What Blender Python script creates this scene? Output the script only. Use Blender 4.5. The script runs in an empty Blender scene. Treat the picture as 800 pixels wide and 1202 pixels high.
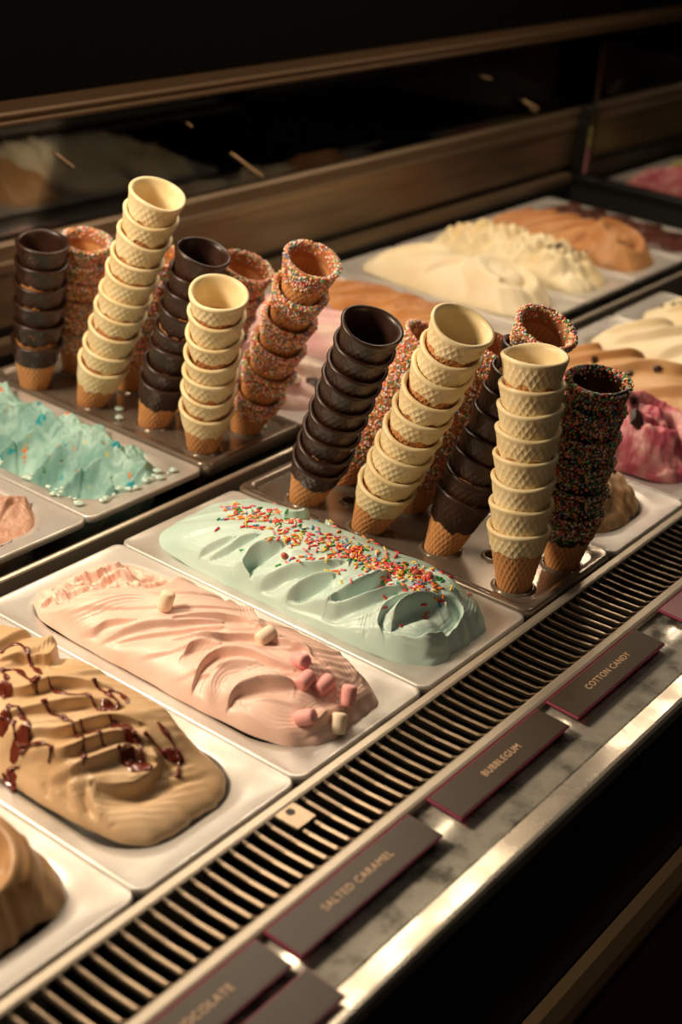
import bpy, math, random
import numpy as np
from mathutils import Vector, Matrix

SC = bpy.context.scene
COL = SC.collection

# ------------------------------------------------------------------ camera
cam_data = bpy.data.cameras.new('camera')
cam = bpy.data.objects.new('camera', cam_data)
COL.objects.link(cam)
SC.camera = cam
RT = Vector((0.61100803, -0.78805864, 0.07505181))
DN = Vector((-0.31875479, -0.33170166, -0.88790168))
FW = Vector((0.7246134, 0.51859193, -0.45386984))
M = Matrix((RT, -DN, -FW)).transposed().to_4x4()
M.translation = Vector((-0.8497709, -0.5062136, 0.65982658))
cam.matrix_world = M
cam_data.sensor_fit = 'VERTICAL'
cam_data.sensor_height = 36.0
cam_data.sensor_width = 24.0
cam_data.lens = 1677.5 / 1202 * 36.0
cam_data.clip_start = 0.02
cam_data.dof.use_dof = True
cam_data.dof.focus_distance = 1.27
cam_data.dof.aperture_fstop = 4.3

# ------------------------------------------------------------------ world, lamps, exposure
w = bpy.data.worlds.new('world')
SC.world = w
w.use_nodes = True
bg = w.node_tree.nodes['Background']
bg.inputs[0].default_value = (1.0, 0.78, 0.55, 1)
bg.inputs[1].default_value = 0.012

def area(name, loc, target, sx, sy, power, col, spread=180):
    d = bpy.data.lights.new(name, 'AREA')
    d.shape = 'RECTANGLE'; d.size = sx; d.size_y = sy
    d.energy = power; d.color = col; d.spread = math.radians(spread)
    o = bpy.data.objects.new(name, d)
    COL.objects.link(o)
    o.location = loc
    o.rotation_euler = (Vector(target) - Vector(loc)).to_track_quat('-Z', 'Y').to_euler()
    return o
WARM = (1.0, 0.79, 0.56)
area('case_strip_lamp', (0.75, 0.62, 0.78), (0.75, 0.30, 0.0), 2.0, 0.06, 7.5, WARM)
area('case_end_lamp', (-0.58, 0.74, 0.74), (0.0, 0.15, 0.0), 0.30, 0.20, 13.0, WARM)
area('shelf_highlight_fill', (1.0, 0.76, 1.6), (0.0, 0.0, 0.0), 0.40, 0.40, 3.5, (1.0, 0.84, 0.66))  # added unseen light, placed where the front shelf mirrors it
area('customer_side_fill', (0.95, -0.45, 1.6), (0.1, -0.1, 0.0), 0.30, 0.30, 1.4, (1.0, 0.80, 0.60))  # added unseen fill for the shelf lip, bumper rail and right side
area('front_fill_lamp', (-0.9, -0.3, 1.4), (0.1, 0.2, 0.0), 0.5, 0.3, 0.7, (1.0, 0.84, 0.66))

SC.view_settings.view_transform = 'Standard'
SC.view_settings.look = 'None'
SC.view_settings.gamma = 1.0
SC.view_settings.use_curve_mapping = False
SC.view_settings.exposure = 0.14

# ------------------------------------------------------------------ materials
def srgb(r, g, b):
    f = lambda c: (c / 255 / 12.92) if c / 255 <= 0.04045 else ((c / 255 + 0.055) / 1.055) ** 2.4
    return (f(r), f(g), f(b), 1)

def mat(name, c1, c2=None, scale=20, rough=0.5, metal=0.0, bump=0.0, bscale=None, sss=0.0, rvar=0.0,
        attr=None, coat=0.0, detail=4, lo=0.35, hi=0.65, trans=0.0, spec=0.5, emit=0.0, stretch=None):
    m = bpy.data.materials.new(name); m.use_nodes = True
    nt = m.node_tree; N = nt.nodes; L = nt.links
    p = N['Principled BSDF']
    p.inputs['Roughness'].default_value = rough
    p.inputs['Metallic'].default_value = metal
    p.inputs['Specular IOR Level'].default_value = spec
    p.inputs['Coat Weight'].default_value = coat
    p.inputs['Transmission Weight'].default_value = trans
    if sss:
        p.inputs['Subsurface Weight'].default_value = sss
        p.inputs['Subsurface Radius'].default_value = (0.006, 0.003, 0.002)
        p.inputs['Subsurface Scale'].default_value = 0.5
    tc = N.new('ShaderNodeTexCoord')
    src = tc.outputs['Object']
    if stretch:
        mp = N.new('ShaderNodeMapping'); mp.inputs['Scale'].default_value = stretch
        L.new(src, mp.inputs['Vector']); src = mp.outputs[0]
    no = N.new('ShaderNodeTexNoise'); no.inputs['Scale'].default_value = scale; no.inputs['Detail'].default_value = detail
    L.new(src, no.inputs['Vector'])
    if attr:
        a = N.new('ShaderNodeAttribute'); a.attribute_name = attr
        L.new(a.outputs['Color'], p.inputs['Base Color'])
    elif c2:
        cr = N.new('ShaderNodeValToRGB')
        cr.color_ramp.elements[0].position = lo; cr.color_ramp.elements[0].color = c1
        cr.color_ramp.elements[1].position = hi; cr.color_ramp.elements[1].color = c2
        L.new(no.outputs['Fac'], cr.inputs[0]); L.new(cr.outputs[0], p.inputs['Base Color'])
    else:
        p.inputs['Base Color'].default_value = c1
    if rvar:
        mr = N.new('ShaderNodeMapRange')
        mr.inputs[1].default_value = 0.3; mr.inputs[2].default_value = 0.7
        mr.inputs[3].default_value = max(0.02, rough - rvar); mr.inputs[4].default_value = rough + rvar
        L.new(no.outputs['Fac'], mr.inputs[0]); L.new(mr.outputs[0], p.inputs['Roughness'])
    if bump:
        nb = N.new('ShaderNodeTexNoise'); nb.inputs['Scale'].default_value = bscale or scale * 6
        nb.inputs['Detail'].default_value = 3
        L.new(src, nb.inputs['Vector'])
        bp = N.new('ShaderNodeBump'); bp.inputs['Strength'].default_value = bump; bp.inputs['Distance'].default_value = 0.001
        L.new(nb.outputs['Fac'], bp.inputs['Height']); L.new(bp.outputs[0], p.inputs['Normal'])
    if emit:
        p.inputs['Emission Color'].default_value = c1; p.inputs['Emission Strength'].default_value = emit
    return m

STEEL = mat('brushed_steel', srgb(205, 196, 184), srgb(184, 174, 162), scale=14, rough=0.36, metal=0.85, rvar=0.08, bump=0.05, bscale=90)
LIPSTEEL = mat('polished_lip', srgb(236, 228, 214), srgb(190, 180, 164), scale=26, rough=0.26, metal=0.75, rvar=0.08, lo=0.3, hi=0.6)
PANSTEEL = mat('pan_steel', srgb(226, 222, 216), srgb(200, 194, 186), scale=18, rough=0.38, metal=0.55, rvar=0.1, bump=0.04, bscale=60)
RAILSTEEL = mat('satin_rail', srgb(200, 188, 170), rough=0.42, metal=0.6, scale=10)
BARSTEEL = mat('grille_steel', srgb(150, 132, 110), srgb(122, 106, 88), scale=20, rough=0.28, metal=0.95)
SMUDGE = mat('smudged_steel', srgb(226, 220, 205), srgb(84, 82, 74), scale=38, rough=0.28, metal=0.65, rvar=0.16, bump=0.25, bscale=45, detail=7, lo=0.42, hi=0.66)
TRAY = mat('tray_plastic', srgb(150, 138, 124), srgb(120, 106, 92), scale=16, rough=0.22, metal=0.55, rvar=0.1, coat=0.4, bump=0.05, bscale=50)
BLACK = mat('black_liner', srgb(12, 11, 10), rough=0.5)
BLACKGLOSS = mat('black_gloss', srgb(9, 9, 8), rough=0.35)
SILL = mat('rear_sill_metal', srgb(122, 102, 78), srgb(90, 73, 54), scale=8, rough=0.4, metal=0.5, rvar=0.1, stretch=(0.3, 1, 3))
RAILDARK = mat('top_rail_metal', srgb(96, 74, 52), rough=0.36, metal=0.6)
HOOD = mat('hood_dark', srgb(6, 4, 3), rough=0.8, spec=0.05)
LOWRAIL = mat('bumper_metal', srgb(200, 166, 120), rough=0.5, metal=0.6)
LOWPANEL = mat('lower_panel', srgb(120, 82, 66), rough=0.6)
WAFER = mat('wafer', (1, 1, 1, 1), attr='tint', rough=0.62, bump=0.3, bscale=500, sss=0.05)
CREAMC = mat('cream_coating', srgb(240, 224, 182), srgb(230, 208, 158), scale=60, rough=0.42, sss=0.12, bump=0.08, bscale=300)
DARKC = mat('dark_chocolate_coating', srgb(58, 34, 24), srgb(42, 24, 17), scale=70, rough=0.34, bump=0.08, bscale=260)
MILKC = mat('milk_chocolate_under_sprinkles', srgb(176, 112, 68), rough=0.5)
BALLS = mat('sugar_nonpareils', (1, 1, 1, 1), attr='tint', rough=0.45, spec=0.4)
TAGF = mat('tag_face', srgb(76, 64, 50), srgb(70, 58, 46), scale=20, rough=0.4)
TAGM = mat('tag_face_mauve', srgb(150, 112, 116), rough=0.4)
TAGE = mat('tag_edge_magenta', srgb(150, 52, 84), rough=0.35)
TAGT = mat('tag_lettering', srgb(222, 186, 150), rough=0.5)
MINT = mat('mint_gelato', srgb(198, 220, 210), srgb(186, 213, 203), scale=18, rough=0.38, sss=0.10, bump=0.05, bscale=260)
PINK = mat('pink_gelato', srgb(240, 206, 190), srgb(234, 194, 176), scale=24, rough=0.42, sss=0.12, bump=0.1, bscale=260)
CARA = mat('caramel_gelato', srgb(220, 188, 148), srgb(206, 168, 122), scale=16, rough=0.42, sss=0.15, bump=0.06, bscale=200)
HAZEL = mat('hazelnut_gelato', srgb(212, 172, 124), srgb(168, 122, 76), scale=22, rough=0.42, sss=0.12, bump=0.06, bscale=200, stretch=(1, 0.6, 1))
PEACH = mat('scooped_cocoa_gelato', srgb(196, 156, 132), srgb(170, 126, 102), scale=30, rough=0.5, sss=0.12, bump=0.2, bscale=220)
BERRY = mat('strawberry_gelato', srgb(196, 92, 110), srgb(232, 176, 170), scale=48, rough=0.4, sss=0.15, lo=0.45, hi=0.68)
PINKR = mat('pink_chocolate_gelato', srgb(226, 176, 180), srgb(236, 214, 196), scale=26, rough=0.45, sss=0.15)
COFFEE = mat('coffee_gelato', srgb(214, 172, 120), srgb(200, 150, 96), scale=14, rough=0.42, sss=0.15)
VANIL = mat('vanilla_gelato', srgb(248, 236, 204), srgb(244, 226, 188), scale=14, rough=0.42, sss=0.2)
STRAC = mat('cream_chip_gelato', srgb(246, 234, 200), srgb(238, 216, 168), scale=14, rough=0.45, sss=0.2)
TANG = mat('tan_gelato', srgb(206, 152, 100), srgb(186, 126, 76), scale=18, rough=0.45, sss=0.12)
ORNG = mat('butterscotch_gelato', srgb(200, 142, 84), srgb(176, 112, 60), scale=20, rough=0.45, sss=0.12)
COCO = mat('chocolate_gelato', srgb(92, 48, 34), srgb(70, 36, 26), scale=20, rough=0.4)
PIST = mat('pistachio_gelato', srgb(150, 160, 84), srgb(170, 150, 90), scale=16, rough=0.45)
SYRUP = mat('chocolate_syrup', srgb(112, 46, 30), srgb(92, 34, 22), scale=50, rough=0.2, coat=0.3)
CHOC = mat('chocolate_piece', srgb(60, 34, 26), rough=0.35)
MWHITE = mat('marshmallow_white', srgb(250, 226, 200), rough=0.6, sss=0.3)
MPINK = mat('marshmallow_pink', srgb(246, 176, 172), rough=0.6, sss=0.3)
SHAVE = mat('dark_chocolate_shard', srgb(44, 26, 20), rough=0.3)
WALLM = mat('shop_wall_dark', srgb(20, 16, 13), rough=0.8, scale=4)
FLOORM = mat('shop_floor_dark', srgb(28, 22, 18), rough=0.6, scale=4)
NUT = mat('candied_peanut', srgb(184, 84, 70), rough=0.35, scale=80)

def glassmat(name, rough=0.02):
    m = bpy.data.materials.new(name); m.use_nodes = True
    nt = m.node_tree; N = nt.nodes; L = nt.links
    N.remove(N['Principled BSDF'])
    t = N.new('ShaderNodeBsdfTransparent'); t.inputs[0].default_value = (0.93, 0.92, 0.9, 1)
    g = N.new('ShaderNodeBsdfGlossy'); g.inputs['Roughness'].default_value = rough
    f = N.new('ShaderNodeFresnel'); f.inputs[0].default_value = 1.45
    x = N.new('ShaderNodeMixShader')
    L.new(f.outputs[0], x.inputs[0]); L.new(t.outputs[0], x.inputs[1]); L.new(g.outputs[0], x.inputs[2])
    L.new(x.outputs[0], N['Material Output'].inputs[0])
    return m
GLASS = glassmat('case_glass', 0.03)

def bubblegum_mat():
    m = mat('bubblegum_gelato', srgb(112, 158, 150), srgb(164, 202, 192), scale=26, rough=0.5, sss=0.08, bump=0.25, bscale=160)
    nt = m.node_tree; N = nt.nodes; L = nt.links
    p = N['Principled BSDF']; base = p.inputs['Base Color'].links[0].from_socket
    tc = N.new('ShaderNodeTexCoord')
    def spots(scale, thr, col, prev, off):
        mp = N.new('ShaderNodeMapping'); mp.inputs['Location'].default_value = (off, off * .7, 0)
        L.new(tc.outputs['Object'], mp.inputs[0])
        n = N.new('ShaderNodeTexNoise'); n.inputs['Scale'].default_value = scale; n.inputs['Detail'].default_value = 5
        L.new(mp.outputs[0], n.inputs['Vector'])
        r = N.new('ShaderNodeMapRange'); r.inputs[1].default_value = thr; r.inputs[2].default_value = thr + 0.04
        L.new(n.outputs['Fac'], r.inputs[0])
        x = N.new('ShaderNodeMix'); x.data_type = 'RGBA'
        L.new(r.outputs[0], x.inputs[0]); L.new(prev, x.inputs[6]); x.inputs[7].default_value = col
        return x.outputs[2]
    c = spots(52, 0.64, srgb(30, 150, 160), base, 1.3)
    c = spots(62, 0.66, srgb(222, 120, 40), c, 4.1)
    c = spots(70, 0.67, srgb(208, 196, 60), c, 8.7)
    c = spots(76, 0.68, srgb(70, 120, 50), c, 12.2)
    L.new(c, p.inputs['Base Color'])
    return m
BUBBLE = bubblegum_mat()

# ------------------------------------------------------------------ helpers
def mesh_obj(name, verts, faces, m, parent=None, smooth=True, mats=None, fmat=None):
    me = bpy.data.meshes.new(name)
    me.from_pydata([tuple(v) for v in verts], [], [tuple(f) for f in faces])
    me.materials.append(m)
    if mats:
        for k in mats: me.materials.append(k)
    if fmat is not None:
        me.polygons.foreach_set('material_index', fmat)
    me.polygons.foreach_set('use_smooth', [smooth] * len(me.polygons))
    me.update()
    o = bpy.data.objects.new(name, me)
    COL.objects.link(o)
    if parent: o.parent = parent
    return o

def empty(name, loc, label=None, cat=None, group=None, rot=None):
    o = bpy.data.objects.new(name, None)
    o.empty_display_size = 0.02
    COL.objects.link(o)
    o.location = loc
    if rot is not None: o.rotation_euler = rot
    tag(o, label, cat, group)
    return o

def tag(o, label=None, cat=None, group=None, kind=None):
    if label: o['label'] = label
    if cat: o['category'] = cat
    if group: o['group'] = group
    if kind: o['kind'] = kind
    return o

class MB:
    def __init__(s): s.v = []; s.f = []
    def add(s, v, f):
        n = len(s.v); s.v += [tuple(q) for q in v]; s.f += [tuple(i + n for i in g) for g in f]
    def box(s, x0, x1, y0, y1, z0, z1, b=0.0):
        if b <= 0:
            s.add([(x0, y0, z0), (x1, y0, z0), (x1, y1, z0), (x0, y1, z0), (x0, y0, z1), (x1, y0, z1), (x1, y1, z1), (x0, y1, z1)],
                  [(0, 3, 2, 1), (4, 5, 6, 7), (0, 1, 5, 4), (1, 2, 6, 5), (2, 3, 7, 6), (3, 0, 4, 7)])
        else:
            def ring(i, z): return [(x0 + i, y0 + i, z), (x1 - i, y0 + i, z), (x1 - i, y1 - i, z), (x0 + i, y1 - i, z)]
            def ring8(i, z):
                return [(x0 + i + b, y0 + i, z), (x1 - i - b, y0 + i, z), (x1 - i, y0 + i + b, z), (x1 - i, y1 - i - b, z),
                        (x1 - i - b, y1 - i, z), (x0 + i + b, y1 - i, z), (x0 + i, y1 - i - b, z), (x0 + i, y0 + i + b, z)]
            rs = [ring8(b * .9, z0), ring8(0, z0 + b), ring8(0, z1 - b), ring8(b * .9, z1)]
            v = [p for r in rs for p in r]; f = [tuple(range(7, -1, -1)), tuple(24 + i for i in range(8))]
            for k in range(3):
                for i in range(8):
                    j = (i + 1) % 8
                    f.append((k * 8 + i, k * 8 + j, k * 8 + 8 + j, k * 8 + 8 + i))
            s.add(v, f)
    def prof(s, pts, x0, x1):
        """closed profile of (y, z) points extruded along X"""
        n = len(pts)
        v = [(x0, y, z) for y, z in pts] + [(x1, y, z) for y, z in pts]
        f = [(i, (i + 1) % n, n + (i + 1) % n, n + i) for i in range(n)]
        f.append(tuple(range(n - 1, -1, -1))); f.append(tuple(range(n, 2 * n)))
        s.add(v, f)
    def build(s, name, m, parent=None, smooth=False): return mesh_obj(name, s.v, s.f, m, parent, smooth)

def tube(path, rad, n=8, flat=1.0, caps=True):
    v = []; f = []
    P = [Vector(p) for p in path]; K = len(P)
    for i, p in enumerate(P):
        t = (P[min(i + 1, K - 1)] - P[max(i - 1, 0)]).normalized()
        up = Vector((0, 0, 1))
        if abs(t.z) > .9: up = Vector((0, 1, 0))
        a = t.cross(up).normalized(); b = a.cross(t).normalized()
        r = rad[i] if hasattr(rad, '__len__') else rad
        for k in range(n):
            th = 2 * math.pi * k / n
            v.append(p + a * math.cos(th) * r + b * math.sin(th) * r * flat)
    for i in range(K - 1):
        for k in range(n):
            j = (k + 1) % n
            f.append((i * n + k, i * n + j, i * n + n + j, i * n + n + k))
    if caps:
        f.append(tuple(range(n - 1, -1, -1))); f.append(tuple((K - 1) * n + k for k in range(n)))
    return v, f

# value noise, vectorised
_rs = np.random.RandomState(5)
_perm = _rs.rand(64, 64)
def vnoise(x, y, seed=0):
    x = np.asarray(x, float) + seed * 7.31; y = np.asarray(y, float) + seed * 3.17
    xi = np.floor(x).astype(int); yi = np.floor(y).astype(int)
    fx = x - xi; fy = y - yi
    fx = fx * fx * (3 - 2 * fx); fy = fy * fy * (3 - 2 * fy)
    g = lambda a, b: _perm[a % 64, b % 64]
    return (g(xi, yi) * (1 - fx) + g(xi + 1, yi) * fx) * (1 - fy) + (g(xi, yi + 1) * (1 - fx) + g(xi + 1, yi + 1) * fx) * fy
def fbm(x, y, seed=0, o=4):
    s = 0; a = .5
    for k in range(o):
        s = s + a * (vnoise(x * 2 ** k, y * 2 ** k, seed + k) - .5); a *= .5
    return s
def sstep(a, b, x):
    t = np.clip((x - a) / (b - a), 0, 1); return t * t * (3 - 2 * t)
def saw(p, k=.86, e=1.4):
    f = p - np.floor(p)
    return np.where(f < k, (f / k) ** e, 1 - sstep(k, 1, f))

# ------------------------------------------------------------------ setting
def plane_box(name, x0, x1, y0, y1, z0, z1, m):
    b = MB(); b.box(x0, x1, y0, y1, z0, z1); o = b.build(name, m); o['kind'] = 'structure'; return o
plane_box('floor', -3, 5, -2.5, 3.2, -1.0, -0.95, FLOORM)
plane_box('wall_back', -3, 5, 3.0, 3.1, -0.95, 2.4, WALLM)
plane_box('wall_right', 4.9, 5, -2.5, 3.0, -0.95, 2.4, WALLM)
plane_box('ceiling', -3, 5, -2.5, 3.2, 2.4, 2.45, WALLM)

# ------------------------------------------------------------------ display case
X0, X1 = -0.80, 1.62
case = empty('display_case', (0.4, 0.3, -0.95), 'long dark glass-backed gelato display case with slotted steel grille along its front', 'display case')
def cpart(name, mb, m, smooth=False):
    o = mb.build(name, m, None, smooth); o.parent = case; o.matrix_parent_inverse = Matrix.Translation((-0.4, -0.3, 0.95)); return o
# front body
b = MB(); b.box(X0, 3.0, -0.160, -0.150, -0.95, -0.012); cpart('front_body_panel', b, BLACKGLOSS)
b = MB(); b.prof([(-0.161, -0.216), (-0.170, -0.220), (-0.178, -0.232), (-0.180, -0.246), (-0.177, -0.260), (-0.169, -0.268), (-0.161, -0.271)], X0, 3.0); cpart('bumper_rail', b, LOWRAIL)
b = MB(); b.box(X0, 3.0, -0.172, -0.161, -0.90, -0.290); cpart('lower_front_panel', b, LOWPANEL)
# well
b = MB()
b.box(X0, X1, -0.15, 0.80, -0.16, -0.15)
b.box(X0, X1, -0.15, -0.145, -0.15, -0.02)
b.box(X1, X1 + 0.01, -0.15, 0.80, -0.16, 0.0)
cpart('well_liner', b, BLACK)
# front deck of sheet steel with rounded lip
b = MB()
b.prof([(-0.0835, -0.002), (-0.118, -0.0062), (-0.1405, -0.0066), (-0.1425, -0.0066), (-0.1425, -0.014), (-0.0835, -0.010)], X0, 3.0)
cpart('front_shelf', b, SMUDGE, True)
b = MB()
b.prof([(-0.1427, -0.0064), (-0.1590, -0.0040), (-0.1620, -0.0042), (-0.1642, -0.0062), (-0.1650, -0.0150), (-0.1630, -0.0165), (-0.1427, -0.0120)], X0, 3.0)
cpart('shelf_lip', b, LIPSTEEL, False)  # lip shape tilted up and polished to put a strip-lamp highlight here
b = MB()
b.prof([(-0.0705, -0.006), (-0.0705, 0.0020), (-0.0715, 0.0036), (-0.0735, 0.0044), (-0.0790, 0.0044), (-0.0812, 0.0034), (-0.0820, 0.0016), (-0.0825, -0.006)], X0, 3.0)
cpart('deck_rail', b, RAILSTEEL)
# grille
b = MB()
b.prof([(-0.0015, -0.004), (-0.0015, -0.0010), (-0.0025, 0.0), (-0.0085, 0.0), (-0.0105, -0.0010), (-0.0105, -0.004)], X0, X1)
gr = cpart('vent_grille', b, RAILSTEEL)
bv, bf = [], []
wb = 0.0037
# one louvre bar: a shallow tongue with rounded top dipping at both ends
prof = [(-0.0100, -0.0012), (-0.016, -0.0022), (-0.040, -0.0028), (-0.064, -0.0018), (-0.0680, 0.0004), (-0.0708, 0.0018)]
for (yy, zz) in prof:
    bv += [(-wb / 2, yy, zz - 0.004), (-wb / 2, yy, zz - .0006), (-wb / 2 + .0008, yy, zz), (wb / 2 - .0008, yy, zz), (wb / 2, yy, zz - .0006), (wb / 2, yy, zz - 0.004)]
for k in range(len(prof) - 1):
    for i in range(6):
        j = (i + 1) % 6
        bf.append((k * 6 + i, k * 6 + j, k * 6 + 6 + j, k * 6 + 6 + i))
bar0 = mesh_obj('grille_bar', bv, bf, BARSTEEL, gr, False)
nbar = int((1.22 - X0) / 0.0131)
for k in range(nbar):
    o = bar0 if k == 0 else bar0.copy()
    if k: COL.objects.link(o)
    o.parent = gr; o.location = (X0 + 0.008 + k * 0.0131, 0, 0)
b = MB(); b.box(-.2080, -.1860, -.0330, -.0104, -.0030, -.0004, .0008); tb = b.build('fixing_tab', BARSTEEL, gr)
v_, f_ = [], []
for k in range(16): v_.append((-.1965 + .0036 * math.cos(k * math.pi / 8), -.0165 + .0036 * math.sin(k * math.pi / 8), -.0002))
for k in range(16): v_.append((-.1965 + .0036 * math.cos(k * math.pi / 8), -.0165 + .0036 * math.sin(k * math.pi / 8), -.0036))
mesh_obj('screw_hole', v_, [tuple(range(16))] + [(k, 16 + k, 16 + (k + 1) % 16, (k + 1) % 16) for k in range(16)], BLACK, gr, False)
# cross bar between the two rows of pans
b = MB(); b.prof([(0.3815, -0.030), (0.3815, -0.0045), (0.3825, -0.0030), (0.3850, -0.0022), (0.3875, -0.0030), (0.3885, -0.0050), (0.3885, -0.030)], X0, X1)
cpart('middle_support_rail', b, RAILSTEEL)
b = MB(); b.prof([(0.3885, -0.030), (0.3885, -0.010), (0.4015, -0.012), (0.4015, -0.030)], X0, X1)
cpart('middle_rail_channel', b, BLACK)
# rear ledge, sill and back window
b = MB(); b.box(X0, X1, 0.783, 0.80, -0.15, 0.008); cpart('rear_well_wall', b, BLACK)
b = MB(); b.prof([(0.7835, 0.008), (0.7835, 0.020), (0.7850, 0.0235), (0.800, 0.0235), (0.800, 0.008)], X0, X1); cpart('rear_ledge_rail', b, SILL, False)
b = MB(); b.prof([(0.800, 0.036), (0.799, 0.060), (0.796, 0.100), (0.794, 0.106), (0.794, 0.116), (0.797, 0.120), (0.800, 0.136), (0.806, 0.140), (0.835, 0.140), (0.835, 0.036)], X0, 3.0)
cpart('rear_sill', b, SILL, False)
b = MB(); b.box(X0, X1, 0.803, 0.835, -0.15, 0.036); cpart('rear_sill_base', b, BLACK)
b = MB(); b.box(X0, 3.0, 0.812, 0.816, 0.1402, 0.276); cpart('rear_glass', b, GLASS)
b = MB()
b.prof([(0.800, 0.2765), (0.797, 0.2785), (0.797, 0.2815), (0.800, 0.2835), (0.800, 0.2860), (0.798, 0.2880), (0.798, 0.2905), (0.802, 0.2930), (0.806, 0.305), (0.830, 0.305), (0.830, 0.2765)], X0, 3.0)
cpart('top_rail', b, RAILDARK)
b = MB(); b.box(X0, 3.0, 0.806, 0.84, 0.3052, 0.60); cpart('hood_panel', b, HOOD)
# end trim and end glass
b = MB(); b.box(1.622, 1.650, -0.10, 0.782, -0.02, 0.022, 0.003); cpart('end_trim', b, BLACKGLOSS)
b = MB(); b.box(1.630, 1.668, 0.770, 0.795, 0.0225, 0.15, 0.003); cpart('end_post', b, BLACKGLOSS)
b = MB(); b.box(1.634, 1.640, -0.10, 0.768, 0.0225, 0.27); cpart('end_glass', b, GLASS)
# neighbouring well
b = MB(); b.box(1.66, 3.0, -0.15, 0.80, -0.16, -0.15); b.box(1.66, 3.0, 0.783, 0.80, -0.15, 0.036); cpart('neighbour_well_liner', b, BLACK)
# residue on the back window, streaks and splashes
def smear(name, p0, p1, r, m):
    d = (Vector(p1) - Vector(p0))
    pts = [Vector(p0) + d * t for t in (0, .15, .5, .85, 1)]
    v, f = tube(pts, [r * .3, r, r * .8, r, r * .3], 6)
    o = mesh_obj(name, v, f, m, None); o.parent = case; o.matrix_parent_inverse = Matrix.Translation((-0.4, -0.3, 0.95)); return o
SMEAR = mat('dried_smear', srgb(214, 180, 140), rough=0.5)
for (a, b_, r_) in [((.6561, .1903), (.7301, .1445), .0016), ((.3354, .233), (.3657, .2109), .0012), ((.5647, .2434), (.5766, .2352), .0010),
                     ((1.2944, .2335), (1.3262, .2248), .0010), ((1.4432, .1762), (1.5029, .1544), .0022), ((1.4725, .160), (1.5009, .147), .0012)]:
    smear('dried_smear', (a[0], .8112, a[1]), (b_[0], .8112, b_[1]), r_, SMEAR)

# ------------------------------------------------------------------ pans
def rrect(cx, cy, hx, hy, r, z, n=10):
    pts = []
    for (sx, sy, a0) in ((1, 1, 0), (-1, 1, 90), (-1, -1, 180), (1, -1, 270)):
        for k in range(n):
            a = math.radians(a0 + 90 * k / (n - 1))
            pts.append((cx + sx * (hx - r) + r * math.cos(a), cy + sy * (hy - r) + r * math.sin(a), z))
    return pts
def loops_mesh(loops, close_bottom=True):
    n = len(loops[0]); v = [p for l in loops for p in l]; f = []
    for k in range(len(loops) - 1):
        for i in range(n):
            j = (i + 1) % n
            f.append((k * n + i, k * n + j, k * n + n + j, k * n + n + i))
    if close_bottom: f.append(tuple((len(loops) - 1) * n + i for i in range(n)))
    return v, f
PW, PL = 0.0822, 0.1785      # half flange
def pan_mesh():
    L = [rrect(0, 0, PW - .0004, PL - .0004, .010, -.0070), rrect(0, 0, PW, PL, .010, -.0030), rrect(0, 0, PW - .0003, PL - .0003, .010, -.0008),
         rrect(0, 0, PW - .0014, PL - .0014, .009, 0.0), rrect(0, 0, PW - .0034, PL - .0034, .009, -.0006), rrect(0, 0, PW - .0056, PL - .0056, .010, -.0013),
         rrect(0, 0, PW - .012, PL - .016, .040, -.0020), rrect(0, 0, PW - .0175, PL - .0245, .046, -.0034), rrect(0, 0, PW - .0190, PL - .0262, .046, -.0055), rrect(0, 0, PW - .0200, PL - .0275, .046, -.012),
         rrect(0, 0, PW - .026, PL - .034, .044, -.105), rrect(0, 0, PW - .034, PL - .042, .036, -.112)]
    return loops_mesh(L)
_pv, _pf = pan_mesh()
pan_me = bpy.data.meshes.new('gelato_pan'); pan_me.from_pydata(_pv, [], _pf); pan_me.materials.append(PANSTEEL)
pan_me.polygons.foreach_set('use_smooth', [True] * len(pan_me.polygons))
def pan(cx, cy, label, group):
    o = bpy.data.objects.new('gelato_pan', pan_me); COL.objects.link(o); o.location = (cx, cy, 0)
    tag(o, label, 'pan', group); return o
FY, RY = 0.180, 0.5900
fx = lambda k: (k + .5) * 0.165
rx = lambda k: 0.012 + (k + .5) * 0.1665

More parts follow.
